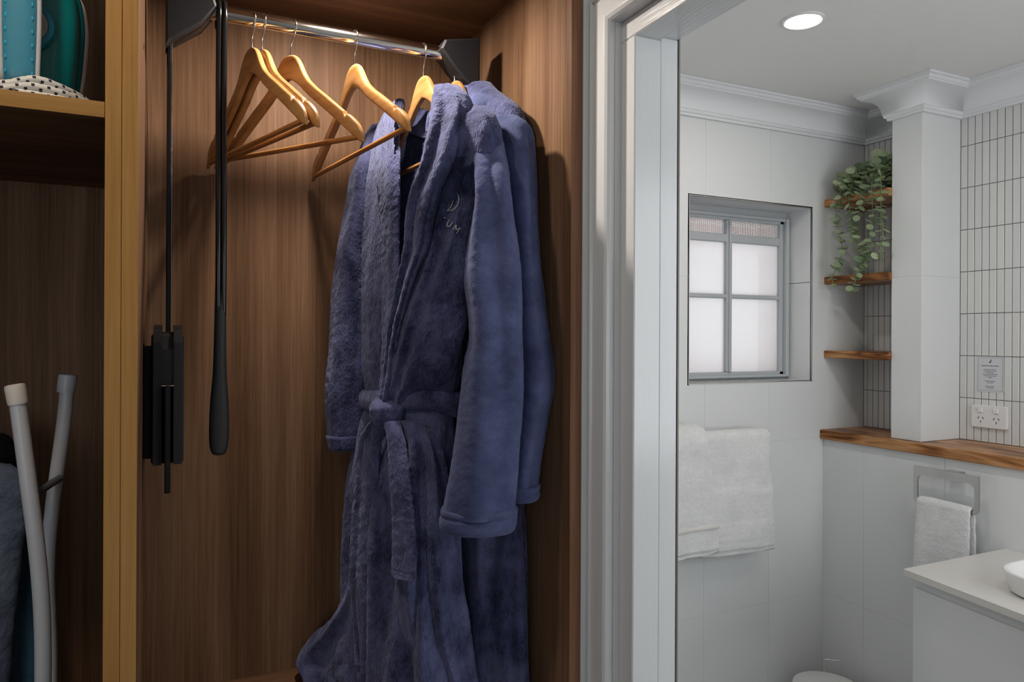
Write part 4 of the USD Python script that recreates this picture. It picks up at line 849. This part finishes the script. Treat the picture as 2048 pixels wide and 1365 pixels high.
no = thing("guest_notice", "small framed paper notice in a plastic sleeve on the mosaic wall above the outlet", "notice", (XM, 1.537, 1.39))
NW, NH, ny, nz = .090, .122, 1.5825, 1.336
part(no, "sleeve", on_mosaic(rrect(0, 0, NW, NH, .003), ny, nz, .0009), "paper", 30)
part(no, "border", on_mosaic(sbox(.004, .005, NW - .004, NH - .004).difference(sbox(.0045, .0055, NW - .0045, NH - .0045)), ny, nz, .0003, XM - .0037), "ink", False)
lines = [("IMPORTANT GUEST NOTICE", .0884, .0026, 1), ("Every day millions of towels are", .0770, .0019, 0), ("washed in hotels around the world,", .0715, .0019, 0), ("many unnecessarily.", .0660, .0019, 0), ("If you would like to be environmentally", .0605, .0019, 0), ("friendly please adopt the following", .0550, .0019, 0), ("procedure:", .0495, .0019, 0), ("Towels in the shower mean –", .0370, .0019, 0), ("“Please change”", .0315, .0019, 0), ("Towels on the rail mean –", .0195, .0019, 0), ("“I’ll use them again”", .0140, .0019, 0)]
txt = []
for s, z, h, bold in lines:
    t_ = meshkit.text_mesh(s, h * (1.15 if bold else 1.05), .0003, True); w = t_.bounds[1, 0] - t_.bounds[0, 0]; k_ = min(1, (NW - .010) / w)
    t_.apply_scale((k_, 1, 1)) if k_ < 1 else None
    w = t_.bounds[1, 0] - t_.bounds[0, 0]; t_.apply_translation((NW / 2 - w / 2 - t_.bounds[0, 0], z, 0)); t_.apply_transform(axes((XM - .0037, ny, nz), (0, -1, 0), (0, 0, 1), (-1, 0, 0))); txt.append(t_)
part(no, "printed_text", cat_(txt), "ink", False)
lg = [Polygon([(.039, .1015), (.046, .1005), (.050, .1035), (.046, .1045), (.042, .1035)]), Polygon([(.0435, .105), (.048, .1055), (.0495, .110), (.0475, .1135), (.0465, .109)])]
part(no, "printed_emblem", cat_([on_mosaic(g_, ny, nz, .0003, XM - .0037) for g_ in lg]), "ink", False)

# ---- towel rail with two bath towels
YRL, ZRL = 1.962, 1.168
trl = thing("towel_rail", "chrome towel rail on the tiled wall below the window", "towel rail", (1.6, YRL, ZRL))
part(trl, "bar", tube([(1.35, YRL, ZRL), (1.6, YRL, ZRL), (1.946, YRL, ZRL)], .009, 24), "chrome", 60)
for x_ in (1.37, 1.928): part(trl, "post", tube([(x_, YRL, ZRL), (x_, (YRL + YW) / 2, ZRL), (x_, YW + .001, ZRL)], .007, 16), "chrome", 60)
def drape(x0, x1, th, zf, zb, r, seed, sag=0, skew=0, y_off=0., bulge=.0, side=None, crease=None):
    """a folded towel over the rail: front fall, round the bar, back fall; thickness th"""
    n = 60; path = []
    for z in np.linspace(zf, ZRL, 70): path.append((-(r + th / 2), z))
    for a_ in np.linspace(0, math.pi, 18)[1:-1]: path.append((-(r + th / 2) * math.cos(a_), ZRL + (r + th / 2) * math.sin(a_)))
    for z in np.linspace(ZRL, zb, 50): path.append((r + th / 2, z))
    path = np.array(path); tg = np.gradient(path, axis=0); tg /= np.linalg.norm(tg, axis=1, keepdims=True); nr = np.c_[-tg[:, 1], tg[:, 0]]
    rings = []
    for i, (p_, q_) in enumerate(zip(path, nr)):
        ring = []
        fr = max(0, (ZRL - p_[1]) / (ZRL - zf)); e = 1 if 2 < i < len(path) - 3 else .55
        for u in np.arange(48) / 48 * 2 * np.pi:
            c_, s_ = math.cos(u), math.sin(u); cx = np.sign(c_) * abs(c_) ** .25; sx = np.sign(s_) * abs(s_) ** .6
            xl, xr = x0 + (skew * fr if side != "r" else 0), x1 + skew * fr
            x_ = (xl + xr) / 2 + (xr - xl) / 2 * cx
            wav = .006 * fr * math.sin(x_ * 34 + seed) if p_[0] < 0 else 0
            if crease and p_[0] < 0: wav += .007 / (1 + math.exp((p_[1] - crease - .012 * math.sin(x_ * 22 + 1)) / .004))
            ring.append((x_, YRL + y_off + p_[0] - wav - bulge * fr * (p_[0] < 0) + q_[0] * th / 2 * sx * e, p_[1] + q_[1] * th / 2 * sx * e + (sag * (x_ - x0) / (x1 - x0) * fr if p_[0] < 0 else 0)))
        rings.append(ring)
    return loft(rings)
tA = thing("bath_towel", "larger white bath towel on the chrome rail, its right end level with the rail's tip", "towel", (1.77, YRL, ZRL))
part(tA, "cloth", crumple(drape(1.60, 1.938, .022, .775, .80, .009, 1, sag=-.010, skew=.024, side="l", crease=.995), .004, 16, 41, .0012, 1), "terry", True)
tB = thing("bath_towel", "left white bath towel with a woven band, overlapping the larger one on the rail", "towel", (1.53, YRL, ZRL))
part(tB, "cloth", crumple(drape(1.38, 1.637, .026, .782, .80, .034, 2.2, sag=.012, skew=.048, side="l"), .003, 16, 42, .0012, 1), "terry", True)
band = []
bz0, bz1 = .868, .884
bandm = []
for z in (bz0, bz0 + .0015, bz1 - .0015, bz1):
    fr = (ZRL - z) / (ZRL - .782); off = .0045 if z in (bz0 + .0015, bz1 - .0015) else -.002
    bandm.append([(x_, YRL - .034 - .026 - .006 * fr * math.sin(x_ * 34 + 2.2) - off + .0005, z + .012 * (x_ - 1.38) / .257 * fr) for x_ in np.linspace(1.38 + .048 * fr + .003, 1.637 + .048 * fr - .003, 60)])
part(tB, "woven_band", loft(bandm, caps=False, closed=False), "stone_top", True)
tag_p = at_t(1368, 1112, (FW @ (np.array([1.575, YRL - .04, 0]))))
part(tB, "hang_tag", loft([[tag_p + np.array([w * c_, .003 * s_, z]) for c_, s_ in ((1, 0), (0, 1), (-1, 0), (0, -1))] for z, w in ((.016, .016), (.0, .012), (-.008, .008), (-.0155, .002))]), "terry", 30)

# ---- towel ring and hand towel
tr = thing("towel_ring", "square chrome towel ring on the tiled half wall under the ledge", "towel ring", (2.272, 1.515, 1.03))
RX = 2.268; ry0, ry1, rz0, rz1 = 1.406, 1.622, .968, 1.092
outer = rrect(0, 0, ry1 - ry0, rz1 - rz0, .022).union(sbox(0, .06, ry1 - ry0, rz1 - rz0)); inner = rrect(.013, .009, ry1 - ry0 - .013, rz1 - rz0 - .026, .020)
part(tr, "ring", extrude(outer.difference(inner), .008, axes((RX + .004, ry1, rz0), (0, -1, 0), (0, 0, 1), (-1, 0, 0))), "chrome", 30)
part(tr, "mount", cbx(RX + .002, XH + .001, 1.478, 1.525, 1.072, 1.092, .0015), "chrome", 30)
ht_ = thing("hand_towel", "small white hand towel folded through the towel ring beside the vanity", "towel", (RX, 1.51, .98))
def drape_y(y0, y1, zt_, zf, zb_, r, th, seed, bow=.010):
    path = [(-(r + th / 2), z) for z in np.linspace(zf, zt_, 60)] + [(-(r + th / 2) * math.cos(a_), zt_ + (r + th / 2) * math.sin(a_)) for a_ in np.linspace(0, math.pi, 16)[1:-1]] + [(r + th / 2, z) for z in np.linspace(zt_, zb_, 50)]
    path = np.array(path); tg = np.gradient(path, axis=0); tg /= np.linalg.norm(tg, axis=1, keepdims=True); nr = np.c_[-tg[:, 1], tg[:, 0]]; rings = []
    for i, (p_, q_) in enumerate(zip(path, nr)):
        fr = max(0, (zt_ - p_[1]) / (zt_ - zf)); e = 1 if 2 < i < len(path) - 3 else .55; ring = []
        for u in np.arange(44) / 44 * 2 * np.pi:
            c_, s_ = math.cos(u), math.sin(u); cx = np.sign(c_) * abs(c_) ** .3; sx = np.sign(s_) * abs(s_) ** .6
            y_ = (y0 + y1) / 2 + (y1 - y0) / 2 * (1 + .05 * fr) * cx
            ring.append((RX + p_[0] + q_[0] * th / 2 * sx * e - .005 * fr * math.sin(y_ * 40 + seed) * (p_[0] < 0) - bow * fr * (p_[0] < 0), y_, p_[1] + q_[1] * th / 2 * sx * e + bow * 0))
        rings.append(ring)
    return loft(rings)
part(ht_, "cloth", crumple(drape_y(1.426, 1.603, .976, .735, .76, .0055, .014, .6), .003, 18, 43, .0012, 1), "terry", True)

# ---- vanity with counter and basin
VZ = .88
van = thing("vanity_cabinet", "white handleless vanity cabinet with a pale stone counter along the half wall", "vanity cabinet", (2.05, .9, 0))
A0, A1 = np.array([1.847, 1.352]), np.array([1.772, .85]); dv = (A1 - A0) / np.linalg.norm(A1 - A0); nv = np.array([dv[1], -dv[0]])   # nv points out of the front
if nv[0] > 0: nv = -nv
top = Polygon([A0, (XH - .001, 1.352), (XH - .001, .60), A0 + dv * .76])
rg = []
for z, s in ((VZ - .020, .0015), (VZ - .0185, 0), (VZ - .0015, 0), (VZ, .0015)):
    q = np.array(top.buffer(-s, join_style=2).exterior.coords)[:-1]; rg.append(np.c_[q, np.full(len(q), z)])
part(van, "counter", loft(rg), "stone_top", 20, label="pale stone counter top")
body = Polygon([A0 - nv * .0455 + dv * .012, (XH - .001, 1.340), (XH - .001, .61), A0 - nv * .045 + dv * .75])
part(van, "carcass", extrude(body, VZ - .02 - .12, axes((0, 0, .12), (1, 0, 0), (0, 1, 0), (0, 0, 1))), "white_cabinet", 20)
def front_box(a, b, z0, z1, d0, d1):
    c4 = [A0 + dv * a - nv * d0, A0 + dv * b - nv * d0, A0 + dv * b - nv * d1, A0 + dv * a - nv * d1]
    P = Polygon(c4); rg = []
    for z, s in ((z0, .001), (z0 + .001, 0), (z1 - .001, 0), (z1, .001)):
        q = np.array(P.buffer(-s, join_style=2).exterior.coords)[:-1]; rg.append(np.c_[q, np.full(len(q), z)])
    return loft(rg)
for a_, b_ in ((.012, .338), (.3415, .667)): part(van, "door", front_box(a_, b_, .135, VZ - .049, .022, .044), "white_cabinet", 20)
part(van, "finger_pull", front_box(.018, .75, VZ - .055, VZ - .0205, .030, .046), "white_cabinet", 20)
part(van, "kickboard", front_box(.02, .74, .0, .12, .09, .10), "white_cabinet", 20)
bp = on_z(2022, 1172, VZ + .03); bc = np.array([bp[0] + .152, bp[1] - .125, VZ])
def bring(hx, hy, z, p_=3.2):
    a_ = np.arange(72) / 72 * 2 * np.pi; f = lambda v: np.sign(v) * np.abs(v) ** (2 / p_)
    return np.c_[bc[0] + hx * f(np.cos(a_)), bc[1] + hy * f(np.sin(a_)), np.full(72, z)]
solo("basin", loft([bring(.14, .17, VZ + .0005), bring(.148, .178, VZ + .006), bring(.158, .188, VZ + .045), bring(.160, .190, VZ + .053), bring(.158, .188, VZ + .056), bring(.153, .183, VZ + .056), bring(.150, .180, VZ + .052), bring(.13, .16, VZ + .02), bring(.06, .08, VZ + .012)]), "ceramic", "white ceramic basin standing on the vanity's stone counter at the right edge", "basin", smooth=50)

# ---- pedal bin
bc2 = np.array([2.137, 1.862, 0.0])
pb = thing("pedal_bin", "round white pedal bin with a wire handle on the floor in the tiled corner", "bin", bc2)
part(pb, "body", lathe([(0, .002), (.104, .002), (.106, .006), (.110, .25), (0, .25)], bc2, 56), "white_plastic", 40)
part(pb, "rim", lathe([(.108, .245), (.1115, .245), (.1115, .254), (.108, .254)], bc2, 56), "brushed_steel", 40)
part(pb, "lid", lathe([(0, .252), (.114, .252), (.116, .256), (.116, .268), (.113, .274), (.09, .279), (.04, .2825), (0, .283)], bc2, 64), "white_plastic", 40)
hA, hB = on_z(1651, 1352, .27), on_z(1687, 1356, .27)
hv = (hB - hA); hA = hA + np.array([.006, .012, 0]); hB = hA + hv
part(pb, "wire_handle", tube(spline([hA + [0, 0, -.06], hA + [0, 0, .02], hA + [0, 0, .043], hA + hv * .04 + [0, 0, .052], hA + hv * .5 + [0, 0, .054], hA + hv * .96 + [0, 0, .052], hB + [0, 0, .043], hB + [0, 0, .02], hB + [0, 0, -.06]], 90), .0017, 10), "wire_steel", 60, label="bent steel wire handle")
